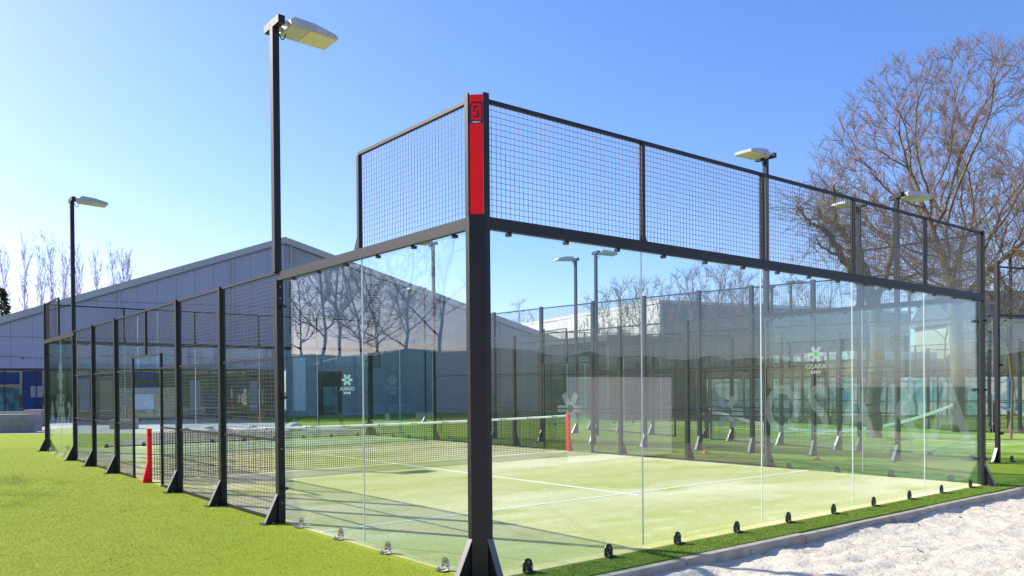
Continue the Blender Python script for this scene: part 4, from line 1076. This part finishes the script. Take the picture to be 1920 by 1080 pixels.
for px,d,H,seed,lab in [(1660,33,9.5,51,'slender tree with yellow lit trunk behind the third glass seam'),(1545,36,8.2,52,'slender grey tree over the timber building'),(1775,35,9,53,'slim tree with yellowish trunk near the right glass corner'),(1895,24,7.6,54,'mossy leaning tree at the right edge behind the thin post')]:
    x, y = at(px, d)
    colony_tree((x,y,0), lab, ((0,0,H*.68),(2.1,2.1,H*.32,H*.3)), 420, seed, M['bark'], M['twigolive'], ((0,0,-.1),(.15,0,1.6),(.05,.1,2.9)), kill=.6, infl=3, twigs=2, twl=.5, rtip=.008)
# row of poplars beyond the hall
PO = dict(BIG); PO.update(minr=.012, kids=[26,(5,7),(3,4)], start=[.12,.2,.2], ang=[(9,17),(10,24),(12,30)], len=[.19,.5,.5], rad=[.28,.5,.5], lead=.12, up=[0,.25,.2,.2], seg=[.8,.7,.5,.4], wig=.05, taper=.15, max=9000)
ords = ['first','second','third','fourth','fifth','sixth','seventh','eighth','ninth','tenth']
for i,(px,top) in enumerate([(14,476),(45,482),(70,486),(102,474),(117,492),(155,482),(178,496),(206,500),(226,502),(240,499)]):
    d = 92; H = (736-top)/FPX*d+1.6; x, y = at(px, d); t = Tree(100+i)
    t.grow(Vector((0,0,0)), Vector((0,0,1)), H*.93, .14, 0, 3, None, PO)
    finish(t, 'poplar_tree', (x,y,0), ords[i]+' bare poplar from the left above the hall roof', 'tree', M['poplar'], M['poplar'], 'row of bare poplars', ('trunk','branches','twigs'))
# conifer at the left edge
def conifer():
    x, y = at(5,70); o = empty('conifer_tree', (x,y,0)); tag(o, 'dark conifer top at the left edge above the hall roof', 'tree'); H = 10.6; r = random.Random(3)
    t = MB(); t.tube((0,0,0),(0,0,H),.22,.02,6); part('trunk', t, M['barkdark'], o)
    c = MB()
    for k in range(900):
        z = H*(.15+.85*r.random()**.8); rad = (H-z)*.27+.1; a = r.uniform(0,6.28); q = rad*r.uniform(.3,1)
        p = Vector((q*math.cos(a), q*math.sin(a), z-q*.3)); d = Vector((math.cos(a),math.sin(a),-.35+r.uniform(-.3,.3))).normalized(); s = d.cross(Vector((0,0,1))).normalized()
        l = r.uniform(.25,.55); c.add([p-s*.12, p+s*.12, p+d*l], [(0,1,2)]); c.add([p+Vector((0,0,.1)), p-Vector((0,0,.12)), p+d*l], [(0,1,2)])
    k = part('crown', c, M['needle'], o); 
conifer()
# evergreen hedge masses behind the tarpaulins
def hedge(px0, px1, d, h, label, seed, dens=1.0, ends=None, size=1.0, solid=False, group='hedges behind the courts'):
    A = Vector((*at(px0,d),0)); B = Vector((*at(px1,d),0))
    if ends: A = Vector((*ends[0],0)); B = Vector((*ends[1],0))
    r = random.Random(seed); o = empty('hedge', A); tag(o, label, 'hedge', group); dd = B-A; dn = dd.normalized(); n = Vector((-dn.y,dn.x,0))
    c = MB(); N = int(dd.length*h*70*dens)
    for k in range(N):
        t = r.random()*dd.length; hh = h*(.8+.25*mn.noise(Vector((t*.7,seed,0)))); z = hh*r.random()**.7; w = .7*size**.5*(1+.4*mn.noise(Vector((t*.9,z,seed))))
        p = dn*t+n*r.uniform(-w,w)+Vector((0,0,z)); a = Vector((r.gauss(0,1),r.gauss(0,1),r.gauss(0,1))).normalized(); b = a.orthogonal().normalized(); s = r.uniform(.07,.16)*size
        c.add([p-b*s*.5, p+b*s*.5, p+a*s], [(0,1,2)])
    if solid:
        K = max(6,int(dd.length/(1.2*size))); J = 7; vs = []; fs = []
        for k in range(K+1):
            t = dd.length*k/K
            for j in range(J+1):
                a_ = math.pi*j/J; rr = 1+.22*mn.noise(Vector((t*.5,a_*2,seed)))
                vs.append(dn*t+n*(math.cos(a_)*1.1*rr*size**.5)+Vector((0,0,max(-.1,h*.92*math.sin(a_)**.45*(rr if 0 < j < J else 0)-.05))))
        for k in range(K):
            for j in range(J): a_ = k*(J+1)+j; fs.append((a_,a_+1,a_+J+2,a_+J+1))
        c.add(vs, fs)
    f = part('foliage', c, M['hedge'], o); f['kind'] = 'stuff'
    s = MB()
    for k in range(int(dd.length/1.2)):
        p = dn*(k*1.2+.4); s.tube(p, p+Vector((r.uniform(-.2,.2),r.uniform(-.2,.2),h*.8)), .05,.02,5)
    k = part('stem', s, M['barkdark'], o); k['kind'] = 'stuff'
hedge(1243,1452,43,3.9,'dark olive hedge in front of the shaded wall', 1)
hedge(1600,1840,44,3.6,'olive green hedge behind the tarpaulin fence', 2, .8)
hedge(1840,2050,41,4.3,'yellow green hedge at the right edge behind the fence', 3)
hedge(1455,1600,66,5.0,'distant hedge rising behind the timber building', 4, .4)
# trees left of the picture, which the near side glass mirrors
for i,(px,d,H,rx,sd) in enumerate([(598,30,10.5,2.2,61),(640,34,11,2.2,62),(690,42,11,3.5,63),(752,31,10.5,2.6,64),(828,30,11,3.0,65),(720,52,12,4.5,66),(560,44,11,3.5,67)]):
    x, y = at(px, d)
    colony_tree((-x,y,0), ['leaning','slim','broad','straight','stout','distant wide','distant small'][i]+' bare tree on the lawn left of the picture', ((.2,0,H*.66),(rx,rx,H*.34,H*.34)), 420, sd, M['barkdark'], M['twiggrey'], ((0,0,-.1),(.1,0,1.8),((i%3-1)*.3,.1,3.2)), kill=.6, infl=3.2, twigs=2, twl=.5, rtip=.010, group='bare trees left of the picture')
hedge(0,0,0,4.3,'unseen tall dark hedge added left of the picture to dim the glass reflection',5,.2,((-26,36),(-8,48)),1.6,True,'unseen hedges added for the glass reflections')  # added unseen hedge, hides the bright horizon mirrored in the side glass
hedge(0,0,0,9.5,'very tall unseen evergreen screen added left of the hall against glass glare',6,.12,((-18,52),(-3.2,56)),2.0,True,'unseen hedges added for the glass reflections')  # added unseen screen, takes the sky glare off the far side pane
hedge(0,0,0,4.6,'long unseen evergreen screen added behind the sand to darken glass reflections',8,.07,((-10,-42),(75,-42)),2.5,True,'unseen hedges added for the glass reflections')  # added unseen screen, darkens what the near end glass mirrors
# small balls and leaves lying on the farther turf
M['orange'] = mat('orange_plastic', (.75,.12,.03), .5)
for i,(px,d,lab) in enumerate([(1322,19.6,'small orange cone lying on the turf beyond the mesh'),(1532,17.6,'orange marker lying by the foot of a fence post')]):
    x, y = at(px, d); mb = MB(); mb.tube((0,0,.0),(0,0,.08),.09,.02,12,cap=True); mb.tube((0,0,.0),(0,0,.008),.12,.12,12,cap=True)
    o = part('marker_cone', mb, M['orange'], loc=(x,y,.004)); tag(o, lab, 'cone', 'orange marker cones')
